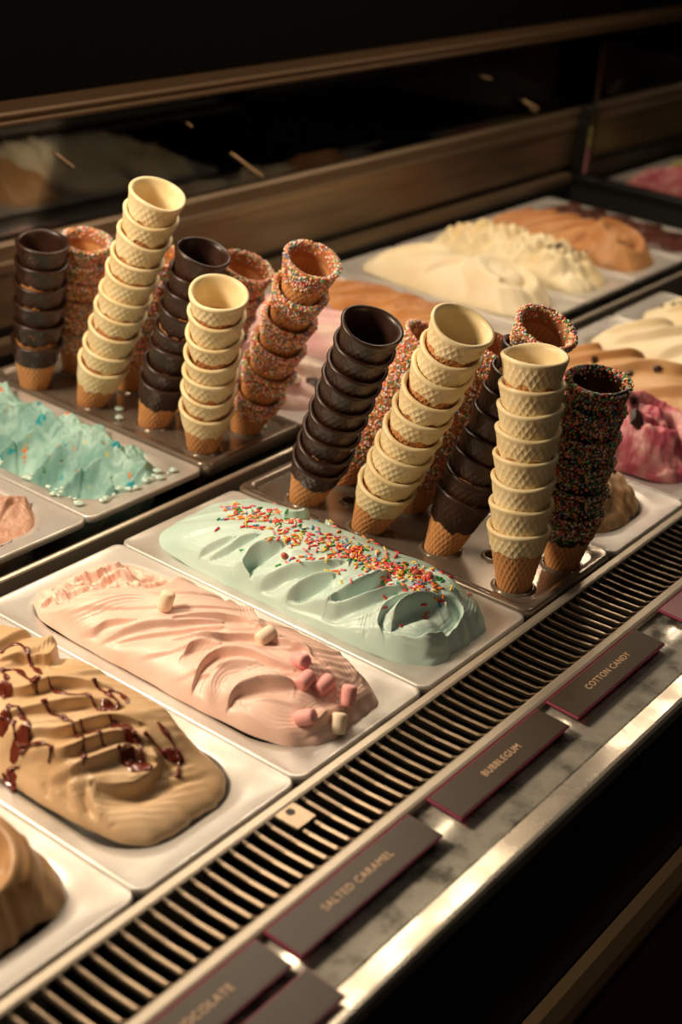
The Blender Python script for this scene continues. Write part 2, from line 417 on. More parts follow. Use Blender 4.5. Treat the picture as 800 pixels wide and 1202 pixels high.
# spatula marks traced as polylines on the pan plane: side of the hollow, lip height, hollow depth, lip width, hollow width, points
ST_MINT = [
    ('R', 0.0015, 0.0022, 0.004, 0.005, [(0.019, 0.3191), (0.0195, 0.2954), (0.0175, 0.2756), (0.0162, 0.264), (0.016, 0.2507), (0.0167, 0.2312), (0.0177, 0.218), (0.0167, 0.2029)]),
    ('R', 0.0022, 0.0032, 0.0035, 0.006, [(0.0179, 0.2746), (0.023, 0.2707), (0.0287, 0.2631), (0.0344, 0.2539), (0.0378, 0.2469)]),
    ('R', 0.0025, 0.0028, 0.004, 0.007, [(0.0211, 0.2616), (0.0277, 0.2533), (0.0328, 0.2467), (0.0411, 0.2399), (0.0513, 0.232)]),
    ('R', 0.0035, 0.009, 0.0045, 0.01, [(0.0189, 0.2121), (0.0209, 0.2217), (0.0251, 0.2238), (0.0319, 0.2229), (0.0391, 0.2182), (0.0459, 0.2102), (0.0528, 0.2036)]),
    ('R', 0.0035, 0.004, 0.004, 0.008, [(0.0175, 0.2277), (0.0168, 0.2031), (0.0231, 0.1897), (0.033, 0.1767), (0.0442, 0.1594), (0.0607, 0.1422)]),
    ('R', 0.003, 0.0085, 0.003, 0.01, [(0.0182, 0.1672), (0.0232, 0.1624), (0.0293, 0.1572), (0.0375, 0.1483), (0.0457, 0.1379)]),
    ('R', 0.004, 0.0035, 0.004, 0.007, [(0.0172, 0.1676), (0.019, 0.1531), (0.0211, 0.1365), (0.023, 0.1198), (0.0263, 0.1122), (0.0336, 0.1005), (0.0433, 0.0905), (0.0545, 0.084), (0.0657, 0.0771)]),
    ('R', 0.004, 0.0105, 0.0035, 0.009, [(0.0356, 0.0632), (0.0391, 0.0648), (0.0442, 0.0651), (0.0523, 0.0637), (0.0627, 0.0601), (0.073, 0.055), (0.0813, 0.0505)]),
    ('R', 0.0018, 0.0028, 0.0035, 0.005, [(0.0213, 0.0621), (0.0253, 0.0715), (0.031, 0.0755), (0.0419, 0.0761), (0.0546, 0.072), (0.0674, 0.0662)]),
    ('L', 0.0035, 0.0025, 0.005, 0.006, [(0.0252, 0.0671), (0.0258, 0.0534), (0.035, 0.0353), (0.0559, 0.0253), (0.081, 0.0251), (0.0963, 0.0306), (0.0985, 0.04), (0.0919, 0.0477)]),
    ('R', 0.003, 0.0075, 0.006, 0.007, [(0.0207, 0.077), (0.0198, 0.0581), (0.0251, 0.0396), (0.0346, 0.0268), (0.0619, 0.0188), (0.0917, 0.019), (0.1144, 0.0245), (0.1588, 0.0511)]),
    ('R', 0.004, 0.006, 0.004, 0.008, [(0.0253, 0.1239), (0.0313, 0.1213), (0.0409, 0.1125), (0.0563, 0.1041), (0.0721, 0.0992)]),
    ('R', 0.003, 0.006, 0.004, 0.008, [(0.0998, 0.2388), (0.1186, 0.2308), (0.1809, 0.2601), (0.1227, 0.203)]),
    ('R', 0.0012, 0.002, 0.003, 0.004, [(0.0063, 0.1031), (0.0131, 0.0853), (0.0157, 0.062), (0.0231, 0.0426), (0.0368, 0.0232), (0.0662, 0.0162)]),
    ('L', 0.0015, 0.002, 0.003, 0.005, [(0.1056, 0.0782), (0.1075, 0.064), (0.108, 0.0512), (0.107, 0.042)]),
]
ST_PINK = [
    ('R', 0.0022, 0.0035, 0.004, 0.006, [(-0.1615, 0.2562), (-0.1463, 0.2571), (-0.1403, 0.2448), (-0.1326, 0.2376), (-0.1271, 0.2282), (-0.1207, 0.2167)]),
    ('R', 0.0028, 0.0028, 0.004, 0.006, [(-0.143, 0.2329), (-0.1369, 0.2242), (-0.1283, 0.212), (-0.1182, 0.1985), (-0.1071, 0.1831), (-0.0955, 0.1711), (-0.0803, 0.1565)]),
    ('R', 0.0018, 0.002, 0.003, 0.005, [(-0.1378, 0.2172), (-0.1282, 0.2032), (-0.1194, 0.1886), (-0.1089, 0.1728), (-0.0966, 0.1586), (-0.0882, 0.1493)]),
    ('L', 0.004, 0.004, 0.006, 0.008, [(-0.1421, 0.3192), (-0.1409, 0.2912), (-0.1348, 0.2724), (-0.1255, 0.2604), (-0.1123, 0.2495), (-0.1003, 0.2373), (-0.0925, 0.2209), (-0.0944, 0.2012)]),
    ('R', 0.0035, 0.0025, 0.006, 0.007, [(-0.1271, 0.1553), (-0.1184, 0.1551), (-0.1112, 0.1479), (-0.1075, 0.1346)]),
    ('R', 0.003, 0.004, 0.004, 0.006, [(-0.1455, 0.1297), (-0.1379, 0.1328), (-0.1253, 0.1349), (-0.1131, 0.1318), (-0.1039, 0.1201), (-0.0986, 0.1049), (-0.0967, 0.087), (-0.0919, 0.0689)]),
    ('L', 0.0035, 0.004, 0.005, 0.005, [(-0.1441, 0.1115), (-0.1382, 0.1181), (-0.1287, 0.1202), (-0.1182, 0.1157), (-0.1099, 0.1034), (-0.1072, 0.0863), (-0.1068, 0.0699), (-0.1024, 0.0598)]),
    ('R', 0.0035, 0.0075, 0.004, 0.007, [(-0.1407, 0.0946), (-0.1366, 0.0958), (-0.1306, 0.0943), (-0.1244, 0.0889), (-0.1169, 0.0805), (-0.1104, 0.0695), (-0.1035, 0.0589)]),
    ('R', 0.0025, 0.0025, 0.004, 0.006, [(-0.1199, 0.1753), (-0.1067, 0.1465), (-0.0908, 0.1318), (-0.0777, 0.1145), (-0.072, 0.0968), (-0.0665, 0.0789), (-0.064, 0.0585)]),
    ('R', 0.0025, 0.0025, 0.004, 0.006, [(-0.1076, 0.1872), (-0.0968, 0.1795), (-0.0817, 0.1635), (-0.0685, 0.1457), (-0.0652, 0.1252)]),
    ('L', 0.0025, 0.005, 0.004, 0.007, [(-0.0385, 0.1868), (-0.0022, 0.1988), (-0.0421, 0.1534), (-0.0566, 0.1348)]),
    ('R', 0.0035, 0.005, 0.004, 0.007, [(-0.1448, 0.0765), (-0.1422, 0.0514), (-0.1339, 0.0374), (-0.1218, 0.0289), (-0.1069, 0.0279), (-0.0891, 0.0259), (-0.07, 0.0245), (-0.0439, 0.0252)]),
    ('L', 0.0025, 0.004, 0.004, 0.006, [(-0.0392, 0.0664), (-0.042, 0.05), (-0.0424, 0.038), (-0.0256, 0.0382)]),
    ('R', 0.002, 0.0025, 0.003, 0.005, [(-0.1315, 0.0256), (-0.1191, 0.0229), (-0.1028, 0.0229), (-0.0808, 0.0213), (-0.0602, 0.021)]),
    ('L', 0.0015, 0.002, 0.003, 0.005, [(-0.0646, 0.0805), (-0.069, 0.0656), (-0.0715, 0.0495), (-0.0747, 0.0381)]),
]
ST_CARA = [
    ('R', 0.0045, 0.0075, 0.005, 0.01, [(-0.2521, 0.2297), (-0.2399, 0.2218), (-0.2306, 0.2105), (-0.2171, 0.2094), (-0.1582, 0.265)]),
    ('R', 0.004, 0.006, 0.004, 0.009, [(-0.2752, 0.2025), (-0.2674, 0.1866), (-0.2495, 0.1787), (-0.2342, 0.1675), (-0.2197, 0.1484)]),
    ('R', 0.004, 0.006, 0.004, 0.008, [(-0.2907, 0.1791), (-0.2768, 0.1655), (-0.2635, 0.1528), (-0.2448, 0.1391), (-0.2328, 0.1197)]),
    ('R', 0.004, 0.006, 0.004, 0.008, [(-0.2958, 0.1649), (-0.2883, 0.1457), (-0.278, 0.1302), (-0.258, 0.1218), (-0.2434, 0.1138), (-0.233, 0.0998)]),
    ('R', 0.004, 0.006, 0.004, 0.008, [(-0.3, 0.1535), (-0.2953, 0.1347), (-0.2911, 0.116), (-0.2715, 0.1075), (-0.2505, 0.1), (-0.2381, 0.0865)]),
    ('R', 0.004, 0.0055, 0.004, 0.008, [(-0.3015, 0.1216), (-0.2937, 0.1067), (-0.2786, 0.0969), (-0.2588, 0.0915), (-0.2482, 0.0828), (-0.2434, 0.073)]),
    ('R', 0.005, 0.0075, 0.004, 0.009, [(-0.2873, 0.0877), (-0.2809, 0.0784), (-0.2701, 0.0703), (-0.2572, 0.0673), (-0.2443, 0.0698), (-0.2394, 0.077)]),
    ('R', 0.0035, 0.0045, 0.004, 0.006, [(-0.3019, 0.1194), (-0.3056, 0.1123), (-0.3073, 0.099)]),
    ('R', 0.0035, 0.0045, 0.004, 0.006, [(-0.2971, 0.1048), (-0.3012, 0.0973), (-0.3048, 0.0838)]),
    ('R', 0.0035, 0.0045, 0.004, 0.006, [(-0.2922, 0.0906), (-0.2958, 0.0836), (-0.3001, 0.0696)]),
    ('R', 0.003, 0.007, 0.005, 0.007, [(-0.3122, 0.1101), (-0.311, 0.0884), (-0.3047, 0.0695), (-0.2997, 0.0621)]),
]

class Gelato:
    def __init__(s, cx, cy, H=.03, A=.01, pitch=.075, kx=1.2, curve=4.0, phase=0.0, spirals=(), rough=0.0, rscale=60, base=-.008,
                 dome=.6, extra=None, seed=0, a=None, bb=None, warp=.35, stri=.0004, sharp=.86, amask=None, strokes=(), plate=None, sgain=1.0, wob=.02, eu=.22):
        s.__dict__.update(locals()); s.a = a or PW - .0206; s.b = bb or PL - .0282
        s.lines = []; s.cache = None
        for (sd, A_, B_, w_, hh_, pts) in strokes:
            P = np.array(pts, float); K = len(P); out = []
            for i in range(K - 1):
                p0 = P[max(i - 1, 0)]; p1 = P[i]; p2 = P[i + 1]; p3 = P[min(i + 2, K - 1)]
                m_ = max(2, int(np.hypot(*(p2 - p1)) / .0025))
                for t in np.linspace(0, 1, m_, endpoint=False):
                    out.append(.5 * ((2 * p1) + (-p0 + p2) * t + (2 * p0 - 5 * p1 + 4 * p2 - p3) * t * t + (-p0 + 3 * p1 - 3 * p2 + p3) * t ** 3))
            out.append(P[-1]); Q = np.array(out)
            T = np.gradient(Q, axis=0); T /= np.linalg.norm(T, axis=1)[:, None] + 1e-9
            s.lines.append((1 if sd == 'R' else -1, A_, B_, w_, hh_, Q, T, np.linspace(0, 1, len(Q))))
    def marks(s, X, Y):
        X = np.asarray(X, float); Y = np.asarray(Y, float); Z = np.zeros_like(X)
        for (sd, A_, B_, w_, hh_, Q, T, tt) in s.lines:
            R_ = max(w_, hh_) * 4
            mk = (X > Q[:, 0].min() - R_) & (X < Q[:, 0].max() + R_) & (Y > Q[:, 1].min() - R_) & (Y < Q[:, 1].max() + R_)
            if not mk.any(): continue
            x = X[mk]; y = Y[mk]
            A0 = Q[:-1]; D = Q[1:] - A0; LL = (D * D).sum(1) + 1e-12; ns = len(A0)
            dx = x[:, None] - A0[None, :, 0]; dy = y[:, None] - A0[None, :, 1]
            tr = (dx * D[None, :, 0] + dy * D[None, :, 1]) / LL[None]
            tc_ = np.clip(tr, 0, 1)
            ex = dx - tc_ * D[None, :, 0]; ey = dy - tc_ * D[None, :, 1]
            d2 = ex * ex + ey * ey
            k = d2.argmin(1); ar = np.arange(len(k))
            dist = np.sqrt(d2[ar, k]); exn = ex[ar, k]; eyn = ey[ar, k]
            tx = T[k, 0] * (1 - tc_[ar, k]) + T[np.minimum(k + 1, ns), 0] * tc_[ar, k]
            ty = T[k, 1] * (1 - tc_[ar, k]) + T[np.minimum(k + 1, ns), 1] * tc_[ar, k]
            cr = exn * ty - eyn * tx
            sg = np.sign(cr) * dist * sd
            along = np.sqrt(np.maximum(dist * dist - cr * cr, 0))
            t = (k + tc_[ar, k]) / ns
            fade = np.clip(np.sin(np.pi * np.clip(t * .92 + .04, 0, 1)), 0, 1) ** .6
            end = np.exp(-(along / (.6 * hh_)) ** 2)
            lip = 1.5 * A_ * np.exp(-np.where(sg < 0, (sg / (w_ * 1.5)) ** 2, (sg / (w_ * .40)) ** 2))
            lip = lip + .00024 * np.sin(sg / .0030 * 2 * np.pi + 3 * t) * np.exp(-((sg + .004) / .011) ** 2)
            hol = -B_ * sstep(0, hh_ * .28, sg) * np.exp(-(np.maximum(sg - hh_ * .3, 0) / (hh_ * 1.25)) ** 2)
            Z[mk] += (lip + hol) * fade * end
        return Z * s.sgain
    def wobble(s, th):
        return 1 + s.wob * (.5 * np.sin(3 * th + s.seed) + .5 * np.sin(7 * th + s.seed * 2.3) + .4 * np.sin(13 * th + s.seed * 1.7) + .3 * np.sin(29 * th + s.seed))
    def h(s, X, Y):
        x = np.asarray(X, float) - s.cx; y = np.asarray(Y, float) - s.cy
        S = x / s.a; T = y / s.b
        ro = (np.abs(S) ** 4.5 + np.abs(T) ** 4.5 * 1.0) ** (1 / 4.5) / s.wobble(np.arctan2(T, S))
        ro = np.clip(ro, 0, 1)
        u = 1 - ro
        d = s.H * np.clip(u * (2 - u), 0, 1) ** s.dome
        e = sstep(0, s.eu, u)
        ph = (-y - s.kx * x + s.curve * x * x) / s.pitch + s.phase + s.warp * 2 * fbm(x * 14, y * 14, s.seed, 2)
        sw = saw(ph, s.sharp)
        A = s.A * (0.75 + .5 * vnoise(x * 18, y * 18, s.seed + 3))
        if s.amask is not None: A = A * s.amask(x, y)
        fold = A * (sw - .45) + s.stri * np.sin(ph * 40 + 6 * fbm(x * 20, y * 20, s.seed + 9)) * sstep(.45, .62, vnoise(x * 25, y * 25, s.seed + 5))
        hh = fold
        if s.plate is not None: d = d + s.plate(x, y, u)
        for (px, py, r, asp, ang, As, dep) in s.spirals:
            ca, sa = math.cos(ang), math.sin(ang)
            dx = x - px; dy = y - py
            xx = (dx * ca + dy * sa) / r; yy = (-dx * sa + dy * ca) / (r * asp)
            rr = np.sqrt(xx * xx + yy * yy) + 1e-6; th = np.arctan2(yy, xx)
            w_ = 1 - sstep(1.0, 1.28, rr)
            ringr = .80 - .10 * (th / math.pi)
            sp = As * (1.1 * np.exp(-((rr - ringr) / .22) ** 2) + .55 * np.exp(-((rr - .25) / .3) ** 2))
            groove = dep * np.exp(-((rr - (ringr - .36 + .10 * np.cos(th))) / .09) ** 2) * sstep(-.9, .5, -np.cos(th - 0.9))
            sp = sp - groove + s.stri * 1.2 * np.sin(rr * 30 + th * 2)
            hh = hh * (1 - w_) + sp * w_
        z = s.base + d + hh * e
        if s.lines: z = z + s.marks(X, Y) * sstep(0, .10, u)
        if s.rough:
            z = z + s.rough * fbm(x * s.rscale, y * s.rscale, s.seed + 1, 5) * e * 2
        if s.extra is not None:
            z = s.extra(x, y, z, u, s)
        return z
    def z(s, x, y):
        if s.cache is None:
            s.gx = np.linspace(s.cx - s.a, s.cx + s.a, 160); s.gy = np.linspace(s.cy - s.b, s.cy + s.b, 360)
            s.cache = s.h(*np.meshgrid(s.gx, s.gy))
        i = min(max((x - s.gx[0]) / (s.gx[1] - s.gx[0]), 0), 158.999); j = min(max((y - s.gy[0]) / (s.gy[1] - s.gy[0]), 0), 358.999)
        a, b = int(i), int(j); u, v = i - a, j - b; c = s.cache
        return float((c[b, a] * (1 - u) + c[b, a + 1] * u) * (1 - v) + (c[b + 1, a] * (1 - u) + c[b + 1, a + 1] * u) * v)
    def mesh(s, name, m, nx=110, ny=240, label=None, group=None, cat='ice cream'):
        p = np.linspace(-1, 1, nx); q = np.linspace(-1, 1, ny)
        P, Q = np.meshgrid(p, q)
        mm = np.maximum(np.abs(P), np.abs(Q)); nn = (np.abs(P) ** 4.5 + np.abs(Q) ** 4.5) ** (1 / 4.5) + 1e-9
        sc = np.where(mm > 1e-6, mm / nn, 1) * s.wobble(np.arctan2(Q, P))
        X = s.cx + P * sc * s.a; Y = s.cy + Q * sc * s.b
        Z = s.h(X, Y)
        V = np.stack([X.ravel() - s.cx, Y.ravel() - s.cy, Z.ravel()], 1)
        idx = np.arange(nx * ny).reshape(ny, nx)
        F = np.stack([idx[:-1, :-1].ravel(), idx[:-1, 1:].ravel(), idx[1:, 1:].ravel(), idx[1:, :-1].ravel()], 1)
        me = bpy.data.meshes.new(name)
        me.vertices.add(len(V)); me.vertices.foreach_set('co', V.ravel().astype(np.float32))
        me.loops.add(F.size); me.loops.foreach_set('vertex_index', F.ravel().astype(np.int32))
        me.polygons.add(len(F)); me.polygons.foreach_set('loop_start', np.arange(0, F.size, 4, dtype=np.int32))
        me.polygons.foreach_set('use_smooth', np.ones(len(F), dtype=bool))
        me.materials.append(m); me.update(calc_edges=True); me.validate()
        o = bpy.data.objects.new(name, me); COL.objects.link(o); o.location = (s.cx, s.cy, 0)
        s.obj = o
        tag(o, label, cat, group); return o
    def normal(s, x, y, e=.002):
        return Vector((-(s.z(x + e, y) - s.z(x - e, y)) / (2 * e), -(s.z(x, y + e) - s.z(x, y - e)) / (2 * e), 1)).normalized()

GF, GR = 'pans in the front row by the grille', 'pans in the back row by the rear window'
pan(fx(-3), FY, 'steel gelato pan under the brown hazelnut ice cream in the bottom left corner', GF)
pan(fx(-2), FY, 'shiny steel gelato pan holding the caramel ice cream with chocolate drizzle', GF)
pan(fx(-1), FY, 'steel gelato pan holding the pink marshmallow ice cream', GF)
pan(fx(0), FY, 'steel gelato pan holding the mint green sprinkled ice cream', GF)
pan(fx(2), FY, 'steel gelato pan under the brown swirl right of the front cone tray', GF)
pan(fx(3), FY, 'steel gelato pan under the dark pink strawberry ice cream', GF)
pan(fx(4), FY, 'steel gelato pan under the coffee ice cream with brown beans', GF)
pan(fx(5), FY, 'steel gelato pan under the pale vanilla ice cream at the right edge', GF)
pan(fx(6), FY, 'front-row steel pan under the cream ice cream with dark crumbs, far right', GF)
pan(rx(-1), RY, 'steel back-row pan holding the scooped cocoa ice cream at the left edge', GR)
pan(rx(0), RY, 'steel back-row pan holding the scooped blue bubblegum ice cream', GR)
pan(rx(2), RY, 'steel back-row pan under the pink and white ice cream behind the dark cones', GR)
pan(rx(4), RY, 'steel back-row pan under the butterscotch brown ice cream', GR)
pan(rx(5), RY, 'steel back-row pan under the large smooth vanilla ice cream', GR)
pan(rx(6), RY, 'steel back-row pan under the cream ice cream topped with dark chocolate', GR)
pan(rx(7), RY, 'steel back-row pan under the tan swirl at the far right', GR)
pan(rx(8), RY, 'steel back-row pan under the dark chocolate ice cream by the end glass', GR)
pan(rx(3), RY, 'steel back-row pan under the plain pink ice cream', GR)

# ---- mint
g_mint = Gelato(fx(0), FY, H=.046, A=.0022, pitch=.070, kx=1.35, curve=5.0, phase=.28, base=-.0030, dome=.58, seed=2, warp=.3, wob=.014, a=.0685, bb=.1645,
    plate=lambda x, y, u: .012 * np.exp(-(((x - .012) / .05) ** 2 + ((y + .125) / .045) ** 2)) * sstep(0, .25, u), strokes=ST_MINT, sgain=1.65, stri=.00025)
g_mint.mesh('mint_gelato', MINT, 240, 520, 'mint green ice cream mound swirled and topped with rainbow sprinkles')
# ---- pink
def pink_extra(x, y, z, u, s):
    low = sstep(0, .016, y - .058 - 1.25 * np.maximum(0, -x) + .006 * np.sin(x * 90) + .012 * fbm(x * 40, y * 40, 51, 3))
    rough_low = .003 + .012 * fbm(x * 70, y * 34, 21, 5) * 2 + .0030 * np.sin((y * 330 + x * 160 + 12 * fbm(x * 34, y * 34, 23))) * (.4 + vnoise(x * 80, y * 80, 8))
    return z * (1 - low) + (rough_low * sstep(0, .10, u) + .0004) * low
g_pink = Gelato(fx(-1), FY, H=.038, A=.0022, pitch=.045, kx=1.1, curve=7.0, phase=.1, base=-.0030, dome=.57, seed=12, wob=.014, warp=.40, a=.0645, bb=.163,
    plate=lambda x, y, u: .010 * np.exp(-(((x - .015) / .05) ** 2 + ((y + .115) / .05) ** 2)) * sstep(0, .25, u), extra=pink_extra, strokes=ST_PINK, sgain=1.15, stri=.0004)
g_pink.mesh('pink_gelato', PINK, 240, 520, 'pale pink ice cream with marshmallows, rough and scooped at the back end')
# ---- caramel
def cara_plate(x, y, u):
    return sstep(-.125, -.070, y + .25 * x) * .020 * sstep(.02, .30, u)
def cara_extra(x, y, z, u, s):
    wv = (y - .35 * x + .006 * np.sin(x * 45)) / .030 + .35 * fbm(x * 22, y * 22, 31, 2) * 2
    ridge = sstep(.02, .06, y + .10 * x) * (1 - sstep(.085, .11, y + .5 * x))
    z = z + ridge * sstep(.04, .30, u) * .007 * (saw(-wv, .72, 1.0) - .5)
    lump = sstep(.085, .125, y - .2 * x)
    return z + lump * sstep(.05, .3, u) * (.008 + .008 * saw((x - .5 * y) / .05 + .3, .7))
g_cara = Gelato(fx(-2), FY, H=.028, A=.0025, pitch=.06, kx=.6, base=-.003, dome=.5, seed=7, extra=cara_extra, plate=cara_plate, strokes=ST_CARA, sgain=.85, wob=.012, stri=.0003)
g_cara.mesh('caramel_gelato', CARA, 220, 460, 'caramel ice cream with wavy crests and dark chocolate syrup drizzle')
# ---- hazelnut bottom left
g_haz = Gelato(fx(-3), FY, a=.068, eu=.10, H=.042, A=.010, pitch=.030, kx=-.5, curve=14, phase=.2, base=-.004, dome=.6, seed=9, stri=.0008,
    spirals=[(.0, -.085, .05, 1.15, .5, .012, .012)])
g_haz.mesh('hazelnut_gelato', HAZEL, 140, 300, 'brown hazelnut ice cream swirl cut by the bottom left corner')
# ---- front row, right of the cone tray
g_swirl = Gelato(fx(2), FY, H=.060, A=.008, pitch=.022, kx=-.6, curve=16, phase=.1, base=-.004, dome=.72, seed=14, stri=.0006, sharp=.84, eu=.10, warp=.25,
    spirals=[(.0, -.060, .030, 1.2, .3, .006, .008)])
g_swirl.mesh('brown_swirl_gelato', HAZEL, 120, 260, 'glossy brown swirled ice cream right of the front cone tray')
g_berry = Gelato(fx(3), FY, H=.060, A=.013, pitch=.030, kx=-.8, curve=14, phase=.4, base=-.004, dome=.7, seed=15, rough=.009, rscale=55, sharp=.8, eu=.06, warp=.6,
    spirals=[(.0, -.09, .05, 1.0, 1.3, .014, .018)])
g_berry.mesh('strawberry_gelato', BERRY, 120, 240, 'dark pink strawberry ice cream with chocolate shards at the right edge')
g_coffee = Gelato(fx(4), FY, H=.050, A=.012, pitch=.07, kx=1.0, curve=8, phase=.6, base=-.006, dome=.6, seed=17)
g_coffee.mesh('coffee_gelato', COFFEE, 120, 240, 'light brown coffee ice cream dotted with dark beans')
g_van2 = Gelato(fx(5), FY, H=.045, A=.012, pitch=.08, kx=1.2, curve=8, phase=.2, base=-.006, dome=.6, seed=18)
g_van2.mesh('vanilla_gelato', VANIL, 100, 200, 'pale vanilla ice cream in the front row at the right edge')
g_crm = Gelato(fx(6), FY, H=.038, A=.008, pitch=.07, kx=1.0, base=-.006, dome=.6, seed=19)
g_crm.mesh('cream_gelato', STRAC, 80, 160, 'cream ice cream with dark crumbs, far right of the front row')
# ---- back row
def scoop_extra(depth, pitch, off=0.0, crest=.006, lo=-.052):
    def f(x, y, z, u, s):
        q = (y + .45 * x + .012 * fbm(x * 14, y * 14, s.seed + 2, 2)) / pitch + off
        fr = q - np.floor(q); g = 1 - (2 * np.abs(fr - .5)) ** 2.2         # 1 in the middle of a scoop mark, 0 on the ridge between two
        wall = sstep(-.045, .050, x + .010 * (vnoise(q.astype(int) * 1.7, x * 0, 3) - .5))
        n1 = fbm(x * 50, y * 50, s.seed + 4, 5); n2 = fbm(x * 16, y * 16, s.seed + 8, 3)
        zz = lo + (crest - lo) * wall ** 1.25 - depth * g * (.35 + .65 * np.sin(np.pi * np.clip(wall, 0, 1)) ) + .010 * n1 * (1.5 - g) + .016 * n2
        lump = sstep(.60, .68, vnoise(x * 48, y * 48, s.seed + 11)) * .008
        zz = zz + lump * (1 - .6 * g) + .009 * fbm(x * 110, y * 110, s.seed + 14, 4)
        front = sstep(-.162, -.118, y + .02 * np.sin(x * 60))
        zz = (-.036 + .018 * n1) * (1 - front) + zz * front
        left = 1 - sstep(-.064, -.050, x)
        zz = zz * (1 - left) + (-.006 + .008 * n1) * left
        ed = sstep(0, .05, u)
        return (-.003 + .008 * fbm(x * 120, y * 120, 3)) * (1 - ed) + zz * ed
    return f
g_bub = Gelato(rx(0), RY, extra=scoop_extra(.030, .052, .25), seed=25, a=PW - .011, bb=PL - .016, wob=.035)
g_bub.mesh('bubblegum_gelato', BUBBLE, 160, 320, 'blue green bubblegum ice cream, deeply scooped with orange and yellow candy bits')
g_cocoa = Gelato(rx(-1), RY, extra=scoop_extra(.022, .075, .1, .000, -.060), seed=28, a=PW - .014, bb=PL - .020)
g_cocoa.mesh('scooped_cocoa_gelato', PEACH, 140, 280, 'pinkish brown ice cream with deep scoop marks at the left edge')
g_pkr = Gelato(rx(2), RY, H=.045, A=.012, pitch=.06, kx=.8, curve=8, phase=.2, base=-.006, dome=.6, seed=31, rough=.006, rscale=40)
g_pkr.mesh('pink_white_gelato', PINKR, 90, 180, 'pink and white ice cream with chocolate pieces behind the leaning dark cones')
g_but = Gelato(rx(4), RY, H=.022, A=.005, pitch=.06, kx=.8, base=-.006, dome=.6, seed=33, rough=.008, rscale=30)
g_but.mesh('butterscotch_gelato', ORNG, 80, 160, 'flat butterscotch brown ice cream left of the large vanilla mound')
g_van = Gelato(rx(5), RY, H=.050, A=.009, pitch=.10, kx=1.0, curve=8, phase=.5, base=-.004, dome=.6, seed=35,
    spirals=[(.0, -.085, .055, 1.1, .3, .010, .008)])
g_van.mesh('vanilla_gelato', VANIL, 100, 200, 'large smooth vanilla ice cream mound in the back row')
def lumps(x, y, z, u, s):
    return z + sstep(.05, .3, u) * .014 * np.abs(np.sin(x * 130 + 3 * fbm(x * 20, y * 20, 5))) * np.abs(np.sin(y * 110 + 3 * fbm(x * 20, y * 20, 6)))
g_str = Gelato(rx(6), RY, H=.048, A=.010, pitch=.07, kx=.6, base=-.006, dome=.6, seed=37, extra=lumps)
g_str.mesh('chocolate_topped_gelato', STRAC, 100, 200, 'lumpy cream ice cream topped with dark chocolate pieces in the back row')
g_tan = Gelato(rx(7), RY, H=.050, A=.012, pitch=.045, kx=.6, curve=10, base=-.006, dome=.6, seed=39,
    spirals=[(.0, -.10, .05, 1.0, .3, .016, .012)])
g_tan.mesh('tan_gelato', TANG, 90, 180, 'tan brown swirled ice cream at the far right of the back row')
g_coc = Gelato(rx(8), RY, H=.020, A=.008, pitch=.05, kx=.6, base=-.006, dome=.6, seed=41, rough=.006, rscale=30)
g_coc.mesh('chocolate_gelato', COCO, 60, 120, 'dark chocolate ice cream beside the end glass')
g_rose = Gelato(rx(3), RY, H=.040, A=.010, pitch=.06, kx=.8, curve=8, phase=.5, base=-.006, dome=.6, seed=47)
g_rose.mesh('rose_gelato', PINKR, 80, 160, 'plain pink ice cream between the pink and white and the butterscotch pans')
# neighbour case
pan(1.80, RY, 'blurred steel pan under pink ice cream beyond the end glass', GR)
pan(1.967, RY, 'blurred steel pan under green ice cream beyond the end glass', GR)
g_n1 = Gelato(1.80, RY, H=.045, A=.008, pitch=.07, base=-.006, seed=43)
g_n1.mesh('pink_gelato', PINKR if False else BERRY, 50, 100, 'blurred pink ice cream beyond the end glass of the case')
g_n2 = Gelato(1.967, RY, H=.045, A=.008, pitch=.07, base=-.006, seed=44)
g_n2.mesh('pistachio_gelato', PIST, 50, 100, 'blurred green ice cream beyond the end glass of the case')

# ------------------------------------------------------------------ drizzle on the caramel
def drape(g, pts, n=26, lift=.0008):
    P = np.array(pts, float); out = []
    K = len(P)
    for i in range(K - 1):
        p0 = P[max(i - 1, 0)]; p1 = P[i]; p2 = P[i + 1]; p3 = P[min(i + 2, K - 1)]
        for t in np.linspace(0, 1, n, endpoint=False):
            q = .5 * ((2 * p1) + (-p0 + p2) * t + (2 * p0 - 5 * p1 + 4 * p2 - p3) * t * t + (-p0 + 3 * p1 - 3 * p2 + p3) * t ** 3)
            out.append(q)
    out.append(P[-1])
    return [(q[0], q[1], g.z(q[0], q[1]) + lift) for q in out]
def in_gelato(name, g, lines, m, seed=1, rmin=.0011, rmax=.0026):
    R = random.Random(seed); mb = MB()
    for l in lines:
        P = drape(g, l)
        zz = np.array([q[2] for q in P]); zp = np.pad(zz, 4, mode='edge'); zs = np.convolve(zp, np.ones(9) / 9, 'valid'); P = [(q[0], q[1], max(a, b)) for q, a, b in zip(P, zz, zs)]
        ph = R.random() * 6; n = len(P)
        rad = [(rmin + (rmax - rmin) * (.5 + .5 * math.sin(i * .21 + ph)) ** 2) * min(1, .3 + i / 5, .3 + (n - i) / 5) for i in range(n)]
        v, f = tube(P, rad, 7, .5)
        mb.add([(q[0] - g.cx, q[1] - g.cy, q[2]) for q in v], f)
    o = mb.build(name, m, g.obj, True); return o
